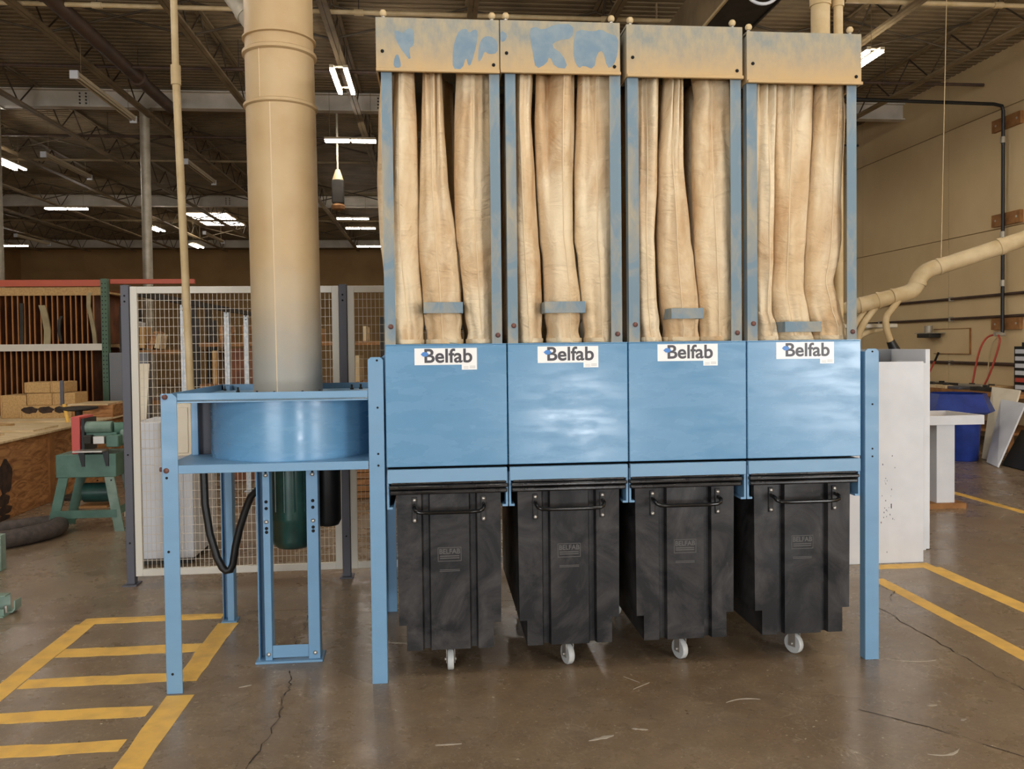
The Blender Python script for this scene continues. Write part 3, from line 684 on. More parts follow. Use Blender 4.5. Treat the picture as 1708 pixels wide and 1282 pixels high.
def caster(root, x, y, ang):
    R = Matrix.Translation((x, y, 0)) @ Matrix.Rotation(ang, 4, 'Z')
    def ring(r, w): return [[R @ Vector((sx, .015+rr*math.cos(2*PI*i/20), .053+rr*math.sin(2*PI*i/20))) for i in range(20)] for sx, rr in ((-w, r-.012), (-w, r-.004), (-w*.7, r), (w*.7, r), (w, r-.004), (w, r-.012))]
    c = MB().loft(ring(.053, .016)).build('caster', M_WHEEL, root)
    m = MB()
    for s in (-1, 1): m.box(s*.021-.0015, s*.021+.0015, -.01, .035, .04, .13, R)
    m.box(-.024, .024, -.02, .05, .125, .132, R).box(-.05, .05, -.045, .075, .132, .148, R)
    m.build('caster_fork', M_STEEL, c)
    MB().cyl(R @ Vector((-.03, .015, .053)), R @ Vector((.03, .015, .053)), .008, n=8).build('axle', M_STEEL, c)
    return c
b0 = make_bin()
BL = ['black dust bin on casters under the module next to the fan stand', 'black dust bin under the second module, front scuffed with pale smears', 'black dust bin under the third module, pale smear above its stamp', 'black dust bin beside the end leg, darkest and least scuffed']
bins = []
for k, (bx, ca) in enumerate(((.386, 0.0), (.985, .32), (1.582, .36), (2.203, .5))):
    if k == 0: b = b0; b.location = (bx, 0, 0); b['label'] = BL[0]
    else: b = copy_tree(b0, (bx, 0, 0), BL[k])
    bins.append(b)
for k, b in enumerate(bins):
    OFF[b.name] = Vector((0, 0, 0)); ca = (0, .32, .36, .5)[k]
    caster(b, (0, .012, .013, .016)[k], .13, ca)
    for s in (-1, 1): caster(b, s*.16, .88, 0)

# ------------------------------------------------------------------ fan stand
XA = -.9757
fan = thing('fan_stand', 'blue steel fan stand with round blower housing and hanging green motor', 'fan unit', (-.49, .55, 0))
def leg_at(front, side, par):
    y = 0 if front else DEP; m = MB(); c = .02; z = 1.4425
    if not front:
        m.box(XA, XA+.0747, DEP-.006, DEP, 0, z-.01).box(XA+.036, XA+.0747, DEP-.075, DEP-.069, 0, z-.01).box(XA+.0687, XA+.0747, DEP-.069, DEP-.006, 0, z-.01).box(XA, XA+.005, DEP-.04, DEP-.006, 0, z-.01)
        return m.build('leg', M_LEG, par, .002)
    pr = [(XA, 0), (XA+.0747, 0), (XA+.0747, z-c), (XA+.0747-c, z), (XA+.004, z), (XA, z-.004)]
    m.prism(pr, y-(0 if front else .006), y+(.006 if front else 0))
    m.box(XA, XA+.006, .006 if front else DEP-.07, .07 if front else DEP-.006, 0, z-.01)
    return m.build('leg', M_LEG, par, .002)
fl = leg_at(True, -1, fan); rl = leg_at(False, -1, fan)
for z in (1.426, 1.075): _bolt(-.955, 0, z, .013, M_RUST, fl, 'bolt')
MB().cyl((XA-.018, .03, 1.077), (XA, .03, 1.077), .011, n=10).build('bolt', M_RUST, fl)
for x, z in ((-.954, 1.04), (-.952, .686), (-.946, .096)): hole(x, 0, z, .0065, fl)
B(XA, XA+.09, DEP-.09, DEP+.005, 0, .008).build('foot_plate', M_LEG, rl)
B(-.9, -.003, 0.002, .006, 1.409, 1.443).build('top_front_rail', M_LEG, fan, .002)
MB().box(-.97, -.965, .01, DEP, 1.396, 1.437).build('top_side_rail', M_LEG, fan)
B(-.965, 0, DEP-.006, DEP, 1.396, 1.437).build('top_rear_rail', M_LEG, fan)
B(-.965, -.003, .006, DEP-.006, 1.396, 1.402).build('top_plate', M_LEG, fan)
B(-.9, -.003, .0, .006, 1.058, 1.099).build('shelf_front_rail', M_LEG, fan, .002)
B(-.965, -.003, .006, DEP-.006, 1.090, 1.098).build('shelf_plate', M_LEG, fan)
# blower scroll: drum with a flat outlet cheek
m = MB(); n = 48; prof = []
for i in range(n+1):
    th = math.radians(168+(372-168)*i/n); R_ = .41+.035*(i/n)
    prof.append((-.44+R_*math.cos(th), .47+R_*math.sin(th)))
ring = prof + [(-.02, .9), (-.8, .95), (-.845, .8)]
m.loft([[(x, y, 1.098) for x, y in ring], [(x, y, 1.396) for x, y in ring]])
m.build('blower_housing', M_BLUE, fan)
B(-.945, -.912, .385, .40, 1.098, 1.396).build('outlet_flange', M_LEG, fan, .002)
B(-.93, -.84, .43, .45, 1.098, 1.396).build('outlet_cheek', M_FPOST, fan)
for x, y in ((-.93, 1.04), (-.80, .8), (-.68, .92), (-.60, .35), (-.36, .31), (-.28, .36), (-.17, .95), (-.12, .98), (-.05, .99), (-.5, .29)):
    MB().cyl((x, y, 1.402), (x, y, 1.432), .006, n=8).cyl((x, y, 1.402), (x, y, 1.412), .011, n=6).build('stud', M_DARK, fan)
# motor and its hanger
mt = thing('electric_motor', 'dark green electric motor hanging under the blower housing', 'motor', (-.47, .62, .55))
MB().lathe([(.06, 1.09), (.125, 1.085), (.125, .72), (.122, .70), (.118, .695), (.118, .60), (.112, .57), (.09, .55), (.03, .545)], (-.47, .62, 0), 32).build('motor_body', M_GREENM, mt)
for k in range(14):
    a = 2*PI*k/14; c, s = math.cos(a), math.sin(a)
    MB().cyl((-.47+.127*c, .62+.127*s, .76), (-.47+.127*c, .62+.127*s, 1.06), .0045, n=5).build('cooling_fin', M_GREENM, mt)
B(-.66, -.585, .6, .72, .78, .93).build('terminal_box', M_BLK, mt, .006)
MB().lathe([(.05, 1.06), (.075, 1.05), (.075, .66), (.06, .63), (.02, .62)], (-.30, .78, 0), 20).build('capacitor_housing', M_BLK, mt)
hs = MB().tube([(-.972, .7, 1.06), (-.972, .7, .95), (-.969, .7, .784), (-.946, .7, .614), (-.909, .7, .477), (-.88, .7, .42), (-.862, .7, .402), (-.838, .7, .405), (-.822, .7, .44), (-.806, .7, .541), (-.781, .7, .643), (-.746, .7, .75), (-.715, .69, .82), (-.68, .68, .855), (-.65, .67, .86)], .021, 12).build('power_conduit', M_BLK)
tag(hs, 'black flexible conduit looping down to the green motor', 'cable')
ms = thing('motor_support', 'blue upright twin channel frame bracing the green motor', 'support frame', (-.457, .38, 0))
B(-.63, -.283, .325, .47, 0, .012).build('base_plate', M_LEG, ms, .002)
for x0, x1, s in ((-.617, -.545, -1), (-.357, -.297, 1)):
    c = MB().box(x0+(.036 if s < 0 else 0), x1, .345, .351, .012, 1.09)
    if s < 0: c.box(x0, x0+.006, .36, .42, .012, 1.09).box(x0+.006, x1, .414, .42, .012, 1.09).box(x1-.006, x1, .351, .414, .012, 1.09)
    else: c.box(x1-.006, x1, .351, .42, .012, 1.09)
    ch = c.build('channel', M_LEG, ms, .002)
    xm = (x0+x1)/2+(.018 if s < 0 else .004)
    for z in (.045, .745, .99): _bolt(xm, .345, z, .011, M_STEEL, ch, 'bolt')
    for z in (.85, .815, .71, .69): hole(xm, .345, z, .009, ch)
    B(xm-.006, xm+.006, .3438, .3455, 1.0, 1.03).build('slot', M_HOLE, ch, smooth=0)
B(-.545, -.30, .352, .358, .022, .088).build('cross_plate', M_LEG, ms, .002)

# main riser duct with beaded joints
RD, DX, DY = .184, -.475, .56
du = thing('riser_duct', 'large tan dust coated riser duct standing on the fan stand', 'duct', (DX, DY, 1.403))
lean = -.0085
def ring_at(r, z, n=48): return [(DX+lean*(z-1.4)+r*math.cos(2*PI*i/n), DY+r*math.sin(2*PI*i/n), z) for i in range(n)]
MB().loft([ring_at(RD, 1.403), ring_at(RD, 2.955)]).build('duct_section', M_DUCT, du)
MB().loft([ring_at(RD-.002, 2.955), ring_at(RD-.002, 3.245)]).build('duct_section', M_DUCT, du)
MB().loft([ring_at(RD-.003, 3.245), ring_at(RD-.003, 6.3)]).build('duct_section', M_DUCT, du)
def bead(z, r, h): return MB().loft([ring_at(r, z-h), ring_at(r+.012, z-h*.5), ring_at(r+.012, z+h*.5), ring_at(r, z+h)]).build('joint_bead', M_DUCT, du)
bead(2.955, RD, .014); bead(3.235, RD, .016); bead(3.315, RD-.002, .008)
MB().loft([ring_at(RD+.02, 1.402), ring_at(RD+.02, 1.412)]).build('base_flange', M_DUCT, du)
th = math.radians(262); MB().cyl((DX+RD*math.cos(th), DY+RD*math.sin(th), 1.41), (DX+lean*1.53+RD*math.cos(th), DY+RD*math.sin(th), 2.94), .003, n=6).build('seam', M_SEAM, du)
th = math.radians(245); MB().cyl((DX+lean*1.56+RD*math.cos(th), DY+RD*math.sin(th), 2.97), (DX+lean*1.83+RD*math.cos(th), DY+RD*math.sin(th), 3.22), .002, n=6).build('seam', M_SEAM, du)
bd = thing('branch_duct', 'pale branch duct slanting down into the riser duct', 'duct', (-.75, .75, 3.45))
MB().cyl((-.60, .70, 3.38), (-1.02, .98, 4.0), .055, n=20).build('duct_section', M_GALV, bd)
MB().cyl((-.70, .77, 3.53), (-.72, .78, 3.56), .062, n=20).build('joint_bead', M_GALV, bd)
MB().cyl((-1.02, .98, 4.0), (-1.6, 1.4, 5.0), .055, n=20).build('duct_section', M_GALV, bd)
cp = thing('white_conduit', 'thin cream conduit pipe rising behind the fan stand', 'pipe', (-1.2, 1.3, 1.3))
MB().tube([(-1.255, 1.3, 3.36), (-1.206, 1.3, 1.42), (-1.203, 1.3, 1.36), (-1.19, 1.3, 1.325), (-1.15, 1.3, 1.30), (-1.08, 1.28, 1.295), (-.6, 1.1, 1.29)], .0235, 14).build('pipe_run', M_CREAMPIPE, cp)
MB().cyl((-1.255, 1.3, 3.36), (-1.275, 1.3, 6.4), .021, n=14).build('pipe_run', M_CREAMPIPE, cp)
MB().cyl((-1.2545, 1.3, 3.30), (-1.2555, 1.3, 3.42), .03, n=14).build('coupling', M_CREAMPIPE, cp)
for i, (x, r, lab) in enumerate(((2.95, .062, 'thicker tan pipe rising behind the last filter module'), (3.075, .03, 'thinner cream pipe rising behind the last filter module'))):
    vp = thing('vertical_pipe', lab, 'pipe', (x, 1.3, 0))
    MB().cyl((x-.02, 1.3, 0), (x-.02, 1.3, 6.4), r, n=18).build('pipe_run', M_CREAMPIPE, vp)
    MB().cyl((x-.02, 1.3, 3.9), (x-.02, 1.3, 3.96), r+.008, n=18).build('coupling', M_CREAMPIPE, vp)
hv = thing('air_duct', 'boxy grey ventilation duct running under the roof', 'duct', (3.65, 5, 5.2))
B(3.39, 3.92, 2.5, 11, 5.2, 5.75).build('duct_box', M_DARK, hv)
for x in (3.37, 3.92): B(x, x+.022, 2.5, 11, 5.185, 5.215).build('edge_trim', M_CREAMPIPE if x < 3.5 else M_DARK, hv)
B(3.372, 3.39, 2.5, 11, 5.215, 5.75).build('lit_duct_side', M_JOIST, hv)  # lighter brown sheet puts the lit left face into the colour
for k in range(4): B(3.5+.0, 3.52, 3+k*2.2, 3.03+k*2.2, 5.75, 6.45).build('hanger', M_JOIST, hv)
cc = MB().tube([(3.58+.19*math.cos(a), 3.85, 5.17+.19*math.sin(a)) for a in [PI*(1+i/16) for i in range(17)]], .016, 8)
cc.tube([(3.60+.11*math.cos(a), 3.9, 5.19+.11*math.sin(a)) for a in [PI*(1+i/16) for i in range(17)]], .014, 8)
tag(cc.build('cable_coil', M_WHITE), 'white cable coil hanging from the grey roof duct', 'cable')
ht = thing('hanging_heater', 'small dark heater hanging from the roof far behind the duct', 'heater', (-1.45, 12, 4.3))
B(-1.56, -1.34, 11.9, 12.1, 4.4, 4.85).build('heater_body', M_DARK, ht, .02)
MB().lathe([(.04, 5.05), (.11, 4.85)], (-1.45, 12, 0), 12).build('hood', M_CREAMPIPE, ht); MB().cyl((-1.45, 12, 5.05), (-1.45, 12, ZR), .02, n=8).build('hanger', M_GALV, ht)
MB().lathe([(.10, 4.4), (.13, 4.36), (.12, 4.3), (.05, 4.28)], (-1.45, 12, 0), 12).build('burner_grille', M_WOODB, ht)

# ------------------------------------------------------------------ mesh safety fence
FY = 1.95
def fence_panel(p0, p1, label, h=2.095, zb=.06):
    d = Vector((p1[0]-p0[0], p1[1]-p0[1], 0)); L = d.length; ang = math.atan2(d.y, d.x)
    t = thing('mesh_fence_panel', label, 'fence', (p0[0], p0[1], 0), 'white mesh safety fence panels')
    R = Matrix.Translation((p0[0], p0[1], 0)) @ Matrix.Rotation(ang, 4, 'Z'); w = .048
    MB().box(0, w, -.015, .015, zb, h, R).build('frame_bar', M_FRAME, t, .002); MB().box(L-w, L, -.015, .015, zb, h, R).build('frame_bar', M_FRAME, t, .002)
    MB().box(w, L-w, -.015, .015, h-w, h, R).build('frame_bar', M_FRAME, t, .002); MB().box(w, L-w, -.015, .015, zb, zb+w, R).build('frame_bar', M_FRAME, t, .002)
    wm = MB(); x = w+.03
    while x < L-w-.01: wm.box(x-.0015, x+.0015, -.0015, .0015, zb+w, h-w, R); x += .03
    z = zb+w+.06
    while z < h-w-.01: wm.box(w, L-w, -.0045, -.0015, z-.0015, z+.0015, R); z += .061
    o = wm.build('wire_mesh', M_WIRE, t, smooth=0); o['kind'] = 'stuff'
    return t
fence_panel((-1.785, FY), (-.35, FY), 'white mesh fence panel directly behind the fan stand')
fence_panel((-.29, FY), (1.15, FY), 'white mesh fence panel behind the first two black bins')
def fence_post(x, y, label, mat=None, h=2.105, w=.055):
    t = thing('fence_post', label, 'fence post', (x, y, 0), 'posts of the mesh fence')
    MB().box(x-w/2, x+w/2, y-.03, y+.03, .01, h).build('upright', mat or M_FPOST, t, .003)
    B(x-w/2-.02, x+w/2+.02, y-.06, y+.06, 0, .01).build('base_plate', mat or M_FPOST, t)
    for z in (2.03, 1.99, .92, .3): hole(x, y-.03, z, .007, t)
fence_post(-1.815, FY, 'grey corner post of the mesh fence beside the green sander')
fence_post(-.32, FY, 'grey fence post between the two panels behind the motor')
fence_post(1.18, FY, 'grey end post of the mesh fence behind the black bins')
M_PERF = pm('perforated_steel', S2L(176, 178, 178), S2L(150, 152, 152), 30, 2, .4, .4)
for i, yy in enumerate((3.35, 4.85, 5.75)): fence_post(-1.83, yy, ['first light steel post seen through the fence behind the conduit', 'second light steel post seen through the fence', 'third light steel post seen through the fence beside the duct'][i], M_PERF, 2.04)
rl2 = thing('fence_rail', 'dark top rail receding behind the mesh fence', 'rail', (-1.83, 2.0, 2.0))
B(-1.85, -1.81, 2.0, 6.6, 2.045, 2.09).build('rail_bar', M_DARK, rl2)
# electrical box in front of fence
eb = thing('electrical_box', 'cream electrical cabinet behind the blue front leg of the fan stand', 'cabinet', (-1.4, 1.85, .92))
B(-1.52, -1.325, 1.72, 1.9455, .93, 1.28).build('box_body', M_CREAMP, eb, .004); B(-1.50, -1.345, 1.712, 1.72, .95, 1.26).build('door', M_CREAMP, eb, .003)
# ------------------------------------------------------------------ inside the fence
def shelf_unit(name, x0, x1, y0, y1, zs, label, mat_up, mat_sh, ht):
    t = thing(name, label, 'shelving', ((x0+x1)/2, (y0+y1)/2, 0))
    for x in (x0, x1-.06):
        for y in (y0, y1-.06): B(x, x+.06, y, y+.06, 0, ht).build('upright', mat_up, t)
    for z in zs: B(x0+.06, x1-.06, y0, y1, z-.06, z).build('shelf', mat_sh, t)
    return t
wm_ = thing('white_machine', 'white machine cabinet standing inside the mesh fence', 'machine', (-1.75, 2.75, 0))
B(-1.98, -1.53, 2.45, 3.1, .05, .9).build('cabinet_body', M_WHITE, wm_, .01); B(-1.98, -1.76, 2.45, 3.0, .9, 1.1).build('control_tower', M_WHITE, wm_, .01); B(-1.95, -1.57, 2.5, 3.05, 0, .05).build('plinth', M_DARK, wm_)
B(-1.93, -1.6, 2.443, 2.45, .12, .78).build('door', M_WHITE, wm_, .003); B(-1.66, -1.64, 2.43, 2.443, .4, .52).build('handle', M_DARK, wm_)
shelf_unit('storage_rack', -3.1, -.4, 8.2, 9.2, (.5, 1.15, 1.75), 'wide storage rack of boards seen through the mesh fence', M_DARK, M_WOODB, 2.1)
shelf_unit('storage_rack', -.2, 2.6, 9.4, 10.3, (.35, .9, 1.45, 2.0), 'storage rack of cardboard boxes seen through the fence beside the duct', M_DARK, M_DARK, 2.1)
ORD = ['first', 'second', 'third', 'fourth', 'fifth', 'sixth', 'seventh', 'eighth']
for i in range(22):
    x = -3.0+.115*i+random.uniform(-.02, .02); h = random.uniform(.36, .5); zz = (.5, 1.15, 1.75)[i % 3]
    o = B(x, x+random.uniform(.02, .07), 8.25, 9.0, zz, zz+h*(.55 if zz > 1.7 else 1)).build('stored_board', random.choice((M_HARD, M_PLY, M_PALE, M_CARD)), smooth=0)
    tag(o, '%s upright board from the left on the %s shelf of the rack behind the fence' % (ORD[i // 3], ('lowest', 'middle', 'top')[i % 3]), 'board', 'boards on the %s shelf behind the fence' % ('lowest', 'middle', 'top')[i % 3])
for i in range(12):
    x = -.1+.22*(i % 4)*1.0+random.uniform(0, .04)+(.9 if i % 2 else 0); zz = (.9, 1.45, 2.0)[i // 4]
    ct = thing('cardboard_box', '%s cardboard box from the left on the %s shelf behind the mesh fence' % (ORD[(0, 2, 1, 3)[i % 4]], ('lower', 'middle', 'top')[i//4]), 'box', (x, 9.6, zz), 'cardboard boxes on the %s shelf' % ('lower', 'middle', 'top')[i//4])
    B(x, x+.19, 9.45, 9.85, zz, zz+random.uniform(.2, .34)).build('carton', M_CARD, ct, .006); B(x+.08, x+.11, 9.446, 9.45, zz+.02, zz+.18).build('tape', M_PALE, ct, smooth=0)
lean_sp = [(-2.75, 4.4, .16, 1.55, M_CREAMP, 'pale narrow board leaning inside the fence near the corner'), (-1.2, 6.6, 1.1, 1.1, M_PLY, 'brown plywood sheet leaning inside the fence under the fan'), (-.1, 7.1, 1.3, .9, M_HARD, 'dark hardboard sheet leaning behind the motor'), (-2.3, 6.4, .9, 1.7, M_HARD, 'tall tan sheet leaning behind the conduit')]
for x, y, w, h, mm, lab in lean_sp:
    R = Matrix.Translation((x, y, 0)) @ Matrix.Rotation(-.22, 4, 'X')
    t = MB().box(0, w, 0, .02, 0.006, h, R).build('leaning_sheet', mm, smooth=0); tag(t, lab, 'sheet')
for i in range(7):
    o = B(-1.5+random.uniform(-.1, .1), .6+random.uniform(-.2, .2), 5.0, 5.12+.02*i, .02+.07*i, .08+.07*i).build('lumber_plank', random.choice((M_WOODB, M_PLY, M_PALE)), smooth=0)
    tag(o, ['bottom', 'second', 'third', 'fourth', 'fifth', 'sixth', 'topmost'][i] + ' long plank of the low lumber pile seen under the fan stand', 'plank', 'planks in the low lumber pile')

# ------------------------------------------------------------------ right side: white cabinet, table, drum, wall things
wc = thing('white_cabinet', 'tall white laminate cabinet standing beside the blue end leg', 'cabinet', (3.75, 2.0, 0))
B(3.2, 3.957, 1.77, 1.79, .0, 1.503).build('front_panel', M_WHITE, wc, .002)
B(3.957-.02, 3.957, 1.79, 2.1, 0, 1.503).build('side_panel', M_WHITE, wc)
B(4.185, 4.222, 2.11, 2.62, .006, 1.59).build('end_panel', M_WHITE, wc, .002)
B(3.2, 4.185, 2.10, 2.12, .0, 1.48).build('divider', M_WHITE, wc)
B(3.86, 4.185, 2.60, 2.62, 1.2, 1.59).build('back_panel', M_GREYP, wc); B(3.2, 3.86, 2.58, 2.62, 1.2, 1.60).build('blue_insert', M_BLUEP, wc)
B(3.2, 4.185, 2.12, 2.6, 1.38, 1.4).build('tray', M_GREYP, wc)
for i in range(26):
    x = 3.62+abs(random.gauss(0, .07)); z = .45+random.gauss(0, .13)
    if x < 3.93: B(x, x+random.uniform(.002, .006), 1.7692, 1.771, z, z+random.uniform(.004, .014)).build('scuff_mark', M_FPOST, wc, smooth=0)
B(3.70, 3.706, 1.769, 1.771, .41, .445).build('scuff_mark', M_HOLE, wc, smooth=0)
tb = thing('white_table', 'white topped table on a square leg past the white cabinet', 'table', (5.4, 4.1, 0))
top = MB().box(5.05, 5.735, 3.6, 3.63, .826, .918).box(5.705, 5.735, 3.63, 4.2, .826, .918).box(5.05, 5.735, 4.17, 4.2, .826, .918).build('top_frame', M_WHITE, tb, .002)
B(5.05, 5.705, 3.63, 4.17, .85, .868).build('tabletop', M_MDF, tb)
for xx, yy in ((5.262, 3.64), (5.262, 3.98)): B(xx, xx+.19, yy, yy+.19, .05, .826).build('leg', M_WHITE, tb, .004)
B(5.1, 5.55, 3.6, 4.2, 0, .05).build('floor_plate', M_WOODB, tb)
B(5.06, 5.25, 3.85, 3.87, .05, .826).build('dark_panel', M_DARK, tb)
dr = thing('blue_drum', 'blue plastic drum with a wide flared rim behind the white table', 'waste drum', (7.62, 6.75, 0))
MB().lathe([(.20, 0), (.215, .02), (.245, .62), (.25, .64)], (7.62, 6.75, 0), 28).build('drum_body', M_BLUEP, dr)
def oct_(r, z, c=.42):
    k = r*c; return [(7.55+x, 6.75+y, z) for x, y in ((-r, -k), (-k, -r), (k, -r), (r, -k), (r, k), (k, r), (-k, r), (-r, k))]
MB().loft([oct_(.26, .60), oct_(.43, .68), oct_(.44, .69), oct_(.34, .93), oct_(.33, .93), oct_(.42, .69), oct_(.24, .62)], False).build('flared_rim', M_BLUEP, dr)
lt = MB()
for k in range(4): lt.box(7.58+k*.05, 7.615+k*.05, 6.75+.385, 6.75+.39, .76, .80)
lt.build('worn_lettering', M_HOLE, dr, smooth=0)
def quad_board(A, B_, C, D, th, mat, lab):
    A, B_, C, D = map(Vector, (A, B_, C, D)); n = (B_-A).cross(D-A).normalized()*th
    m = MB().add([A, B_, C, D, A+n, B_+n, C+n, D+n], [(0, 1, 2, 3), (7, 6, 5, 4), (0, 4, 5, 1), (1, 5, 6, 2), (2, 6, 7, 3), (3, 7, 4, 0)])
    return tag(m.build('leaning_board', mat, smooth=0), lab, 'board')
quad_board((7.98, 6.80, .0), (7.80, 6.22, .0), (8.70, 7.0, .93), (8.72, 7.62, .95), .02, M_CREAMP, 'cream board leaning beside the blue drum')
quad_board((7.78, 6.42, .0), (7.62, 5.98, .0), (8.40, 6.50, .78), (8.44, 7.04, .80), .02, M_WHITE, 'paler board leaning in front of the cream one')
quad_board((7.80, 6.15, .0), (7.70, 5.4, .0), (8.25, 5.6, .42), (8.3, 6.45, .42), .02, M_BLK, 'black board leaning low at the edge of the view')
bn = thing('workbench', 'cluttered wooden workbench along the cream wall', 'workbench', (9.3, 9, 0))
B(8.75, 9.75, 7.2, 12.5, .80, .86).build('benchtop', M_WOODB, bn)
for y in (7.4, 9.6, 12.2):
    for x in (8.8, 9.6): B(x, x+.09, y, y+.09, 0, .80).build('leg', M_WOODB, bn)
B(8.8, 9.7, 7.3, 12.4, .25, .29).build('lower_shelf', M_WOODB, bn)
for i in range(9):
    y = 8.1+i*.32+random.uniform(-.08, .08); mm = (M_DARK, M_MDF, M_GALV, M_FPOST, M_PALE)[i % 5]; ln = random.uniform(.35, .9)
    lab = ['dark tool case lying on the bench', 'tan board offcut lying on the bench', 'metal rail lying on the bench', 'grey bar lying on the bench', 'pale offcut lying on the bench', 'dark angled tool on the bench top', 'tan block at the middle of the bench', 'long metal straightedge on the bench', 'grey clamp bar at the far end of the bench'][i]
    t = thing('bench_item', lab, 'tool', (8.9, y, .86)); x = 8.82+random.uniform(0, .4)
    B(x, x+random.uniform(.1, .3), y-ln/2, y+ln/2, .86+.0, .90+random.uniform(0, .05)).build('item_body', mm, t, .006); B(x+.03, x+.07, y-.05, y+.05, .9, .955).build('item_grip', M_DARK, t)
st = thing('red_rod', 'red handled rod leaning on the bench by the white cabinet', 'rod', (8.85, 9.5, .86))
MB().cyl((8.8, 9.75, .6), (8.8, 9.2, 1.32), .014, n=8).build('shaft', M_REDH, st); MB().cyl((8.8, 9.2, 1.32), (8.8, 9.1, 1.46), .018, n=8).build('grip', M_BLK, st)
dc = thing('drawer_organiser', 'black parts organiser with white drawers at the edge of the view', 'organiser', (9.5, 7.6, .86))
B(9.3, 9.7, 7.25, 7.95, .86, 1.56).build('case', M_BLK, dc)
for r_ in range(6): B(9.285, 9.3, 7.28, 7.91, .90+r_*.11, .965+r_*.11).build('drawer', M_WHITE if r_ != 1 else M_REDH, dc)
B(9.35, 9.65, 7.35, 7.85, 1.56, 1.62).build('top_tray', M_BLK, dc)
# wall conduits and cleats
for z, r, lab in ((2.42, .024, 'upper of the dark conduits along the cream wall'), (2.055, .024, 'middle of the dark conduits along the cream wall'), (1.26, .028, 'lowest dark conduit along the cream wall above the bench')):
    t = thing('wall_conduit', lab, 'pipe', (9.76, 9, z)); MB().cyl((9.755, 2.0, z), (9.755, 20, z), r, n=10).build('pipe_run', M_RUSTPIPE, t)
    for k in range(7): B(9.73, 9.8, 3+k*2.4, 3.05+k*2.4, z-.04, z+.04).build('clip', M_GALV, t)
vd = thing('air_drop_pipe', 'black air pipe dropping down the cream wall to the hoses', 'pipe', (9.7, 8.9, 1.8))
MB().tube([(4.0, 8.65, 5.58), (9.5, 8.72, 5.52), (9.66, 8.74, 5.5), (9.69, 8.75, 5.42), (9.69, 8.75, 1.75)], .028, 10).build('pipe_run', M_BLK, vd)
for z in (4.95, 3.4, 2.6): MB().cyl((9.69, 8.75, z-.05), (9.69, 8.75, z+.05), .04, n=10).build('coupling', M_GALV, vd)
MB().cyl((9.55, 8.75, 1.76), (9.72, 8.75, 1.76), .035, n=10).build('manifold', M_GALV, vd)
for i, (z, h) in enumerate(((5.24, .2), (3.66, .2), (1.93, .19))):
    t = thing('wall_cleat', ['top wooden cleat behind the black air pipe', 'middle wooden cleat behind the black air pipe', 'lowest wooden cleat above the red hoses'][i], 'cleat', (9.75, 8.75, z))
    B(9.74, 9.8, 8.42, 9.1, z-h/2, z+h/2).build('board', M_WOODB, t)
    for y in (8.5, 9.0): MB().cyl((9.735, y, z), (9.745, y, z), .02, n=8).build('screw', M_GALV, t)
def rsm0(P, it=2):
    for _ in range(it):
        Q = [P[0]]
        for a, b in zip(P[:-1], P[1:]): Q += [tuple(a[i]*.75+b[i]*.25 for i in range(3)), tuple(a[i]*.25+b[i]*.75 for i in range(3))]
        P = Q+[P[-1]]
    return P
for i, (P, mm, lab) in enumerate((([(9.6, 8.78, 1.76), (9.55, 8.95, 1.72), (9.5, 9.06, 1.5), (9.45, 9.1, 1.15), (9.4, 9.1, .88)], M_REDH, 'red air hose hanging at the bench end of the manifold'), ([(9.6, 8.72, 1.74), (9.56, 8.62, 1.66), (9.5, 8.62, 1.45), (9.45, 8.72, 1.1), (9.4, 8.8, .9)], M_REDH, 'red air hose hanging nearer the drawer organiser'), ([(9.6, 8.76, 1.7), (9.6, 8.9, 1.6), (9.6, 8.97, 1.3), (9.6, 8.97, .9)], M_CREAMPIPE, 'tan cord hanging between the red hoses'))):
    tag(MB().tube(rsm0(P), .016 if mm == M_REDH else .011, 8).build('air_hose', mm), lab, 'hose')
wpan = thing('wall_patch', 'plain square access panel on the cream wall', 'wall panel', (9.78, 9.9, 1.6)); B(9.778, 9.80, 9.72, 10.75, 1.42, 1.87).build('panel_face', M_WALL, wpan); 
for z in (1.415, 1.87): B(9.77, 9.8, 9.71, 10.76, z, z+.012).build('panel_edge', M_WOODB, wpan)
B(9.77, 9.8, 9.70, 9.715, 1.415, 1.88).build('panel_edge', M_WOODB, wpan)
wt = thing('wall_router', 'dark tool hanging on the wall beside the access panel', 'tool', (9.6, 10.75, 1.75))
B(9.55, 9.78, 10.55, 10.95, 1.72, 1.80).build('tool_body', M_DARK, wt, .01); MB().cyl((9.66, 10.75, 1.80), (9.66, 10.75, 1.95), .07, n=14).build('tool_motor', M_GALV, wt); B(9.6, 9.78, 10.4, 11.1, 1.80, 1.815).build('tool_bracket', M_GALV, wt)
hw_ = thing('suspension_wire', 'thin pale wire holding up the cream exhaust duct', 'wire', (5.68, 4.22, 2.47)); MB().cyl((5.76, 4.22, 6.4), (5.68, 4.22, 2.52), .004, n=6).build('cord_run', M_CREAMPIPE, hw_)
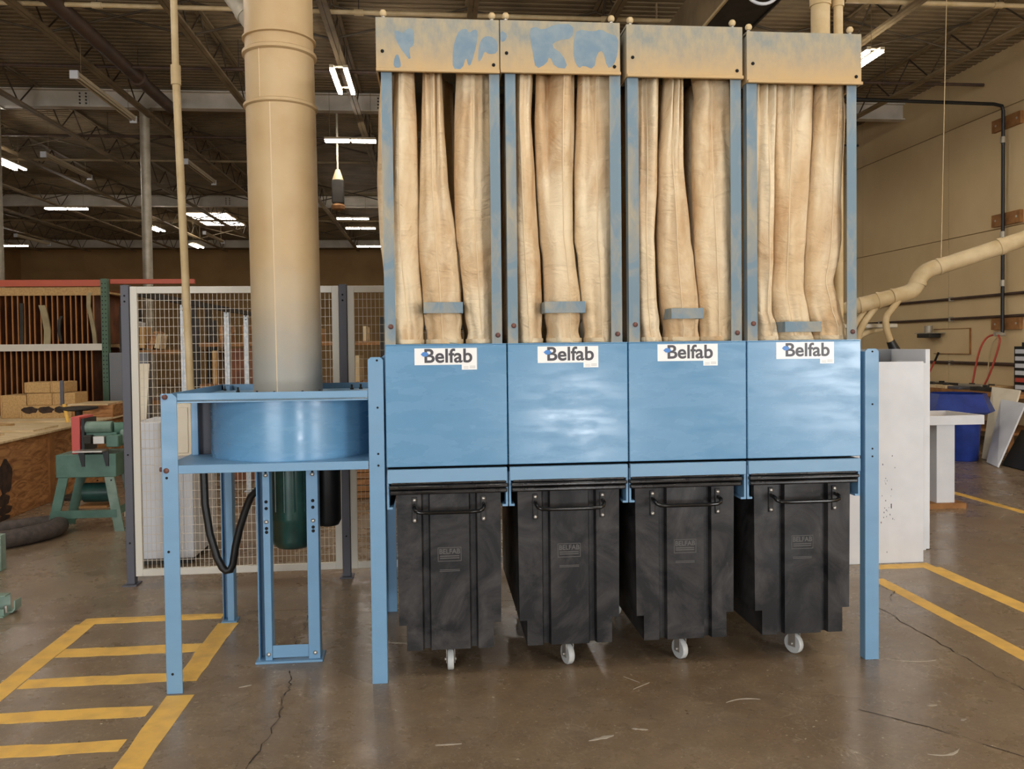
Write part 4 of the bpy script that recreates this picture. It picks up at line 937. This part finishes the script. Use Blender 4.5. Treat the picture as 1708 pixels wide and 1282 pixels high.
# white exhaust duct over the cabinet
def rsm(P, it=2):
    for _ in range(it):
        Q = [P[0]]
        for a, b in zip(P[:-1], P[1:]): Q += [tuple(a[i]*.75+b[i]*.25 for i in range(3)), tuple(a[i]*.25+b[i]*.75 for i in range(3))]
        P = Q+[P[-1]]
    return P
ex = thing('exhaust_duct', 'cream exhaust duct bending down over the white cabinet', 'duct', (5.3, 4.2, 2.2))
path = rsm([(9.72, 3.17, 3.83), (6.9, 3.9, 2.86), (5.75, 4.2, 2.465), (5.50, 4.25, 2.40), (5.42, 4.27, 2.22), (5.36, 4.28, 2.17), (5.15, 4.3, 2.12), (4.85, 4.4, 2.04), (4.75, 4.45, 2.02), (4.5, 4.6, 1.95)])
N_ = len(path); MB().tube(path, [.083 if q[0] > 4.85 else .083-.045*min(1, (4.85-q[0])/.25) for q in path], 18).build('duct_run', M_CREAMPIPE, ex)
for p_, q_ in (((6.22, 4.077, 2.627), (6.27, 4.064, 2.644)), ((5.64, 4.22, 2.435), (5.67, 4.215, 2.445)), ((5.45, 4.262, 2.29), (5.44, 4.264, 2.26)), ((5.2, 4.295, 2.13), (5.17, 4.297, 2.124)), ((5.06, 4.335, 2.096), (5.03, 4.34, 2.09)), ((4.9, 4.38, 2.05), (4.87, 4.39, 2.045))):
    MB().cyl(p_, q_, .09, n=18).build('joint_band', M_CREAMPIPE, ex)
for pts in ([(5.267, 4.27, 2.13), (5.153, 4.25, 1.999), (5.08, 4.25, 1.917), (5.087, 4.25, 1.79), (5.127, 4.25, 1.676), (5.15, 4.25, 1.62)], [(5.057, 4.35, 2.05), (4.956, 4.35, 1.941), (4.869, 4.35, 1.814), (4.822, 4.35, 1.686), (4.80, 4.35, 1.5)], [(4.99, 4.4, 2.05), (4.90, 4.4, 1.95), (4.81, 4.4, 1.815), (4.76, 4.4, 1.70), (4.75, 4.4, 1.5)], [(5.2, 4.5, 1.80), (5.0, 4.5, 1.76), (4.88, 4.48, 1.70), (4.84, 4.45, 1.5)]):
    MB().tube(rsm(pts), .034, 12).build('branch_hose', M_CREAMPIPE, ex)
MB().cyl((5.135, 4.25, 1.66), (5.20, 4.25, 1.53), .042, .06, 14).build('hose_nozzle', M_BLK, ex)
MB().cyl((4.84, 4.45, 1.58), (4.84, 4.45, 1.45), .036, n=10).build('hose_nozzle', M_BLK, ex)
mw = thing('panel_saw', 'tall machine the cream hoses feed behind the white cabinet', 'machine', (4.6, 4.4, 0))
B(4.2, 5.35, 4.25, 4.9, .0, 1.44).build('machine_body', M_GREYP, mw, .01); B(4.3, 5.32, 4.42, 4.5, 1.80, 1.85).build('machine_arm', M_GALV, mw, .01); B(4.3, 4.36, 4.42, 4.5, 1.44, 1.80).build('arm_post', M_GALV, mw)

# ------------------------------------------------------------------ left side: rack, crate, sander, hose
RY = 8.5
rk = thing('divider_rack', 'tall rack of brown upright dividers under an orange beam', 'rack', (-6.5, RY+.5, 0))
B(-11.0, -4.49, RY, RY+.06, 2.59, 2.685).build('top_beam', M_RACKRED, rk, .004); B(-4.40, -3.2, RY+.1, RY+.16, 2.63, 2.70).build('top_beam', M_RACKRED, rk, .004)
B(-11.0, -4.49, RY-.01, RY+.05, 1.655, 1.755).build('shelf_beam', M_FRAME, rk, .004)
B(-11.0, -4.49, RY+.05, RY+1.1, 1.70, 1.75).build('shelf_deck', M_MDF, rk); B(-11.0, -4.49, RY+1.1, RY+1.13, .1, 2.6).build('back_sheet', M_HARD, rk)
B(-11.0, -4.49, RY+.06, RY+1.1, 2.50, 2.53).build('top_deck', M_MDF, rk); B(-11.0, -4.49, RY+.03, RY+.06, 2.46, 2.58).build('fascia', M_MDF, rk)
up_ = B(-4.49, -4.40, RY-.02, RY+.08, 0, 2.70).build('upright', M_RACKGRN, rk, .004)
for k in range(24):
    for dx in (-.022, .022): MB().cyl((-4.445+dx, RY-.0215, 1.2+k*.062), (-4.445+dx, RY-.019, 1.2+k*.062), .009, n=6).build('slot_hole', M_HOLE, up_)
B(-11.0, -10.9, RY-.02, RY+.08, 0, 2.70).build('upright', M_RACKGRN, rk, .004)
for row, (z0, z1) in enumerate(((1.755, 2.50), (.35, 1.66))):
    x = -4.62 if row == 0 else -4.66
    while x > -7.4:
        ee = random.uniform(-.012, .012); c = .0
        dv = B(x-.004, x+.004, RY+.07, RY+1.08, z0, z1).build('divider', M_HARD, rk, smooth=0)
        B(x-.0085, x+.0085, RY+.05, RY+.072, z0, z1).build('divider_edge', M_HARDE, dv, smooth=0)
        x -= .081+ee
B(-11.0, -4.49, RY+.05, RY+1.1, .30, .35).build('lower_deck', M_MDF, rk)
def offcut(P, w, lab, mm):
    # bent strip of board: P list of (x,z)
    rings = [[(x-w/2, RY+.02, z), (x+w/2, RY+.02, z), (x+w/2, RY+.05, z), (x-w/2, RY+.05, z)] for x, z in P]
    tag(MB().loft(rings).build('curved_offcut', mm), lab, 'offcut')
M_OFF = pm('grey_green_offcut', S2L(176, 160, 124), S2L(150, 136, 104), 4, 4, .8)
offcut([(-4.60, 1.755), (-4.61, 1.9), (-4.64, 2.1), (-4.68, 2.3), (-4.67, 2.45), (-4.64, 2.5)], .055, 'tall curved offcut in the rack next to the green upright', M_OFF)
offcut([(-5.27, 1.756), (-5.26, 1.95), (-5.28, 2.1), (-5.31, 2.25), (-5.33, 2.32)], .09, 'wide curved offcut in the middle of the rack', M_OFF)
offcut([(-5.08, 1.79), (-5.10, 1.95), (-5.09, 2.1), (-5.06, 2.16)], .04, 'short dark offcut in the rack', M_DARK)
offcut([(-5.62, 1.756), (-5.61, 2.1), (-5.61, 2.35)], .05, 'straight dark offcut in the rack', M_DARK)
jr = shelf_unit('scrap_shelf', -4.3, -3.2, RY+.15, RY+1.0, (.9, 1.65), 'open shelf of scrap beside the green rack upright', M_DARK, M_WOODB, 2.3)
gc = thing('grey_cabinet', 'plain grey metal cabinet beside the rack behind the fence post', 'cabinet', (-4.05, RY+.1, 0))
B(-4.38, -3.85, RY-.05, RY+.13, .1, 1.62).build('cabinet_body', M_GREYP, gc, .006); MB().tube([(-3.98, RY-.08, 1.5), (-4.02, RY-.08, 1.45), (-4.02, RY-.08, 1.1), (-3.98, RY-.08, .95)], .02, 8).build('cable', M_BLK, gc)
B(-4.05, -4.0, RY-.1, RY-.05, 1.28, 1.36).build('plug', M_WHITE, gc)
for i in range(6):
    x = -4.33+.1*i; R = Matrix.Translation((x, RY+.2, 1.653)) @ Matrix.Rotation(random.uniform(-.5, .5), 4, 'Y')
    o = MB().box(0, .07, 0, .3, .03, .5-.05*i, R).build('scrap_piece', (M_PALE, M_WHITE, M_HARD, M_CARD, M_PLY, M_PALE)[i], smooth=0); tag(o, ['pale scrap stick nearest the green upright', 'white scrap frame piece on the shelf', 'brown scrap piece on the shelf', 'tan scrap piece on the shelf', 'plywood scrap piece on the shelf', 'short pale scrap piece on the shelf'][i], 'offcut')
# plywood crate used as bench
CX, CZ = -3.88, .76
cr = thing('plywood_crate', 'big plywood crate with rust brown side and dark painted marks', 'crate', (-4.8, 5.9, 0))
B(-6.4, CX, 3.6, 7.7, .0, CZ).build('crate_body', M_PLY, cr, .004)
B(-6.45, CX+.03, 3.55, 7.75, CZ, CZ+.022).build('crate_lid', M_PALE, cr, .002)
B(CX, CX+.02, 5.35, 5.47, .0, CZ).build('batten', M_WOODB, cr); B(CX, CX+.02, 7.5, 7.7, .0, CZ).build('batten', M_WOODB, cr)
M_STAIN = pm('black_paint_smear', S2L(40, 30, 24), S2L(70, 48, 32), 12, 6, .8)
for y, z, a, b in ((4.45, .42, .13, .17), (4.4, .2, .12, .06), (4.42, .10, .14, .045), (4.4, .02, .12, .035)):
    pts = [(CX+.003, y+a*math.cos(2*PI*i/18)*(1+.08*math.sin(2.1*i)), max(.005, z+b*math.sin(2*PI*i/18)*(1+.1*math.sin(1.7*i)))) for i in range(18)]
    MB().add(pts+[(CX-.002, p[1], p[2]) for p in pts], [tuple(range(18))]+[(i, 18+i, 18+(i+1) % 18, (i+1) % 18) for i in range(18)]).build('painted_mark', M_STAIN, cr, smooth=0)
ZT = CZ+.022
for i, (x0, x1, y0, y1, h, mm, lab) in enumerate(((-5.6, -4.15, 4.4, 5.0, .02, M_PALE, 'pale thin board lying nearest on the crate lid'), (-5.8, -4.35, 5.05, 5.25, .03, M_HARDE, 'reddish plank lying across the crate lid'), (-5.6, -4.0, 5.3, 5.9, .018, M_PALE, 'wide pale board in the middle of the crate lid'), (-5.9, -4.6, 5.95, 6.15, .025, M_MDF, 'tan plank lying behind the wide pale board'), (-5.0, -4.05, 6.5, 6.9, .02, M_PALE, 'small pale board near the particle board blocks'))):
    t = B(x0, x1, y0, y1, ZT, ZT+h).build('flat_board', mm, None, .002); tag(t, lab, 'board')
BLK_ = [(-5.30, -4.98, .0, .29, 'upright particle board block at the end of the block pile'), (-4.99, -4.36, -.15, .0, 'long black stained block at the foot of the pile'), (-4.97, -4.66, .0, .155, 'middle row particle board block nearest the upright one'), (-4.655, -4.37, .0, .155, 'middle row particle board block nearest the sander'), (-5.0, -4.68, .16, .30, 'larger top block of the particle board pile'), (-4.675, -4.50, .16, .30, 'smaller top block of the particle board pile')]
for i, (x0, x1, z0, z1, lab) in enumerate(BLK_):
    yb = 7.1 if i == 1 else 7.25; zz = ZT if i == 1 else (ZT if i == 0 else ZT+.165); 
    a, b = ((ZT, ZT+.165) if i == 1 else (ZT, ZT+.30) if i == 0 else (ZT+.165+z0, ZT+.165+z1))
    t = thing('particle_block', lab, 'block', ((x0+x1)/2, yb, a), 'particle board blocks on the crate'); o = B(x0, x1, yb, yb+.4, a, b).build('block_body', M_MDF, t, .006)
    if i == 1:
        for q in range(3):
            pts = [(x0+.12+.2*q+.1*math.cos(2*PI*k/16)*(1+.12*math.sin(k*1.9+q)), yb-.002, (a+b)/2+.03+.045*math.sin(2*PI*k/16)*(1+.15*math.sin(2.3*k+q))) for k in range(16)]
            MB().add(pts, [tuple(range(16))]).build('black_stain', M_STAIN, t, smooth=0)
    B(x0+.02, x0+.024, yb-.0012, yb, a+.01, b-.01).build('saw_line', M_PLY, t, smooth=0)
wbx = thing('wooden_tray', 'shallow wooden tray on the crate end beside the fence post', 'tray', (-4.1, 7.4, ZT))
B(-4.36, -3.86, 7.15, 7.65, ZT, ZT+.16).build('tray_body', M_PLY, wbx, .004); B(-4.4, -3.9, 7.1, 7.7, ZT+.16, ZT+.18).build('tray_lid', M_PALE, wbx)
dp = thing('grinder_table', 'small round machine table standing behind the sander', 'machine', (-3.75, 6.2, 0))
MB().cyl((-3.65, 5.6, .0), (-3.65, 5.6, .98), .04, n=12).build('column', M_DARK, dp); MB().lathe([(.10, .98), (.20, 1.0), (.20, 1.02)], (-3.65, 5.6, 0), 20).build('table_disc', M_DARK, dp); MB().lathe([(.2, 0), (.2, .03), (.06, .06)], (-3.65, 5.6, 0), 16).build('base', M_DARK, dp)
ys_ = thing('clamp_tool', 'tall tool with dark blade and yellow handle on the crate', 'tool', (-4.0, 6.4, ZT))
MB().cyl((-4.02, 6.2, ZT+.02), (-4.06, 6.2, ZT+.24), .022, n=8).build('yellow_handle', M_YEL, ys_); MB().box(-4.10, -4.06, 6.19, 6.21, ZT+.22, ZT+.52).build('blade', M_FPOST, ys_)

# combination sander on a splayed green stand
SY = 3.75
sa = thing('belt_sander', 'green belt sander with red guard on a splayed green stand', 'sander', (-2.85, 3.95, 0))
B(-3.10, -2.575, SY, SY+.42, .50, .71).build('stand_top', M_GREEN, sa, .006)
def sleg(x0t, x0b, w, y0, y1):
    rings = [[(x0b, y0, 0), (x0b+w, y0, 0), (x0b+w, y1, 0), (x0b, y1, 0)], [(x0t, y0, .5), (x0t+w, y0, .5), (x0t+w, y1, .5), (x0t, y1, .5)]]
    return MB().loft(rings)
for y in (SY, SY+.40):
    sleg(-3.08, -3.20, .085, y, y+.02).build('leg', M_GREEN, sa); sleg(-2.68, -2.60, .085, y, y+.02).build('leg', M_GREENL, sa)
B(-3.13, -2.58, SY-.006, SY+.012, .13, .20).build('brace', M_GREEN, sa)
B(-2.615, -2.60, SY+.02, SY+.40, .13, .2).build('brace', M_GREEN, sa)
B(-2.98, -2.935+.03, SY+.05, SY+.36, .71, 1.05).build('guard_panel', M_RED, sa, .006)
B(-2.895, -2.87, SY+.06, SY+.34, .73, 1.03).build('disc_plate', M_BLK, sa)
MB().cyl((-2.90, SY+.12, .945), (-2.64, SY+.12, .945), .055, n=24).build('belt_drum', M_GREENL, sa); MB().cyl((-2.64, SY+.14, .93), (-2.52, SY+.2, .93), .055, n=20).build('drum_end', M_GREEN, sa)
B(-2.88, -2.60, SY+.1, SY+.3, .84, .90).build('belt_frame', M_GREEN, sa, .01); B(-2.78, -2.68, SY+.02, SY+.1, .80, .87).build('tool_rest', M_STEEL, sa, .004)
B(-2.87, -2.80, SY+.03, SY+.1, .80, .88).build('motor_cover', M_DARK, sa, .01); B(-2.66, -2.55, SY+.0, SY+.2, .77, .88).build('gearbox', M_GREEN, sa, .01)
wt_ = B(-2.92, -2.66, SY-.09, SY+.08, .735, .75).build('work_table', M_STEEL, sa, .003)
for x in (-2.90, -2.69):
    MB().prism([(x, .735), (x+.055, .735), (x+.055, .60), (x+.03, .60)], SY-.012, SY-.002).build('table_bracket', M_BLK, wt_)
B(-2.58, -2.49, SY+.1, SY+.4, .78, .92).build('side_motor', M_GREENL, sa, .02)
B(-2.95, -2.7, SY+.1, SY+.3, .2, .22).build('motor_shelf', M_WOODB, sa); MB().cyl((-2.93, SY+.2, .33), (-2.68, SY+.2, .33), .09, n=18).build('drive_motor', M_GREENM, sa)
for x, z in ((-3.10, .16), (-2.85, .165), (-2.60, .17), (-2.74, .47), (-2.62, .47)): hole(x, SY, z, .008, sa)
# flexible hose on the floor
fh = MB(); P = rsm([(-4.4, 2.75, .075), (-3.6, 2.95, .075), (-3.25, 3.2, .075), (-3.03, 3.55, .075), (-3.08, 3.8, .075), (-3.27, 3.82, .075), (-3.45, 3.6, .075), (-3.8, 3.4, .075), (-4.6, 3.2, .075)], 3)
fh.tube(P, [.075+.003*(i % 2) for i in range(len(P))], 14)
tag(fh.build('flexible_hose', M_HOSE), 'grey flexible dust hose doubled back on the floor by the sander', 'hose')
# machine foot poking in at the edge of the view
mf = thing('support_bracket', 'pale green steel machine foot poking in over the floor', 'machine foot', (-2.45, 1.36, 0))
B(-3.2, -2.36, 1.30, 1.42, .0, .008).build('foot_plate', M_GREENL, mf)
MB().box(-3.2, -2.36, 1.31, 1.316, .008, .05).box(-3.2, -2.36, 1.316, 1.40, .008, .016).box(-3.2, -2.36, 1.394, 1.40, .016, .13).box(-3.2, -2.36, 1.33, 1.394, .122, .13).build('channel', M_GREENL, mf, .002)
MB().prism([(-2.385, .008), (-2.34, .008), (-2.322, .03), (-2.322, .085), (-2.33, .085), (-2.33, .034), (-2.344, .018), (-2.385, .018)], 1.37, 1.45).build('curved_clip', M_GREENL, mf, .002)
MB().cyl((-2.37, 1.355, .016), (-2.37, 1.355, .06), .012, n=10).build('bolt', M_STEEL, mf)
mf2 = thing('floor_bracket', 'pale green machine leg corner at the left picture edge', 'machine', (-3.1, 2.45, 0))
B(-3.3, -2.94, 2.45, 2.53, 0, .27).build('leg_panel', M_GREENL, mf2, .004); 
for z in (.2, .24): hole(-2.95, 2.45, z, .008, mf2)
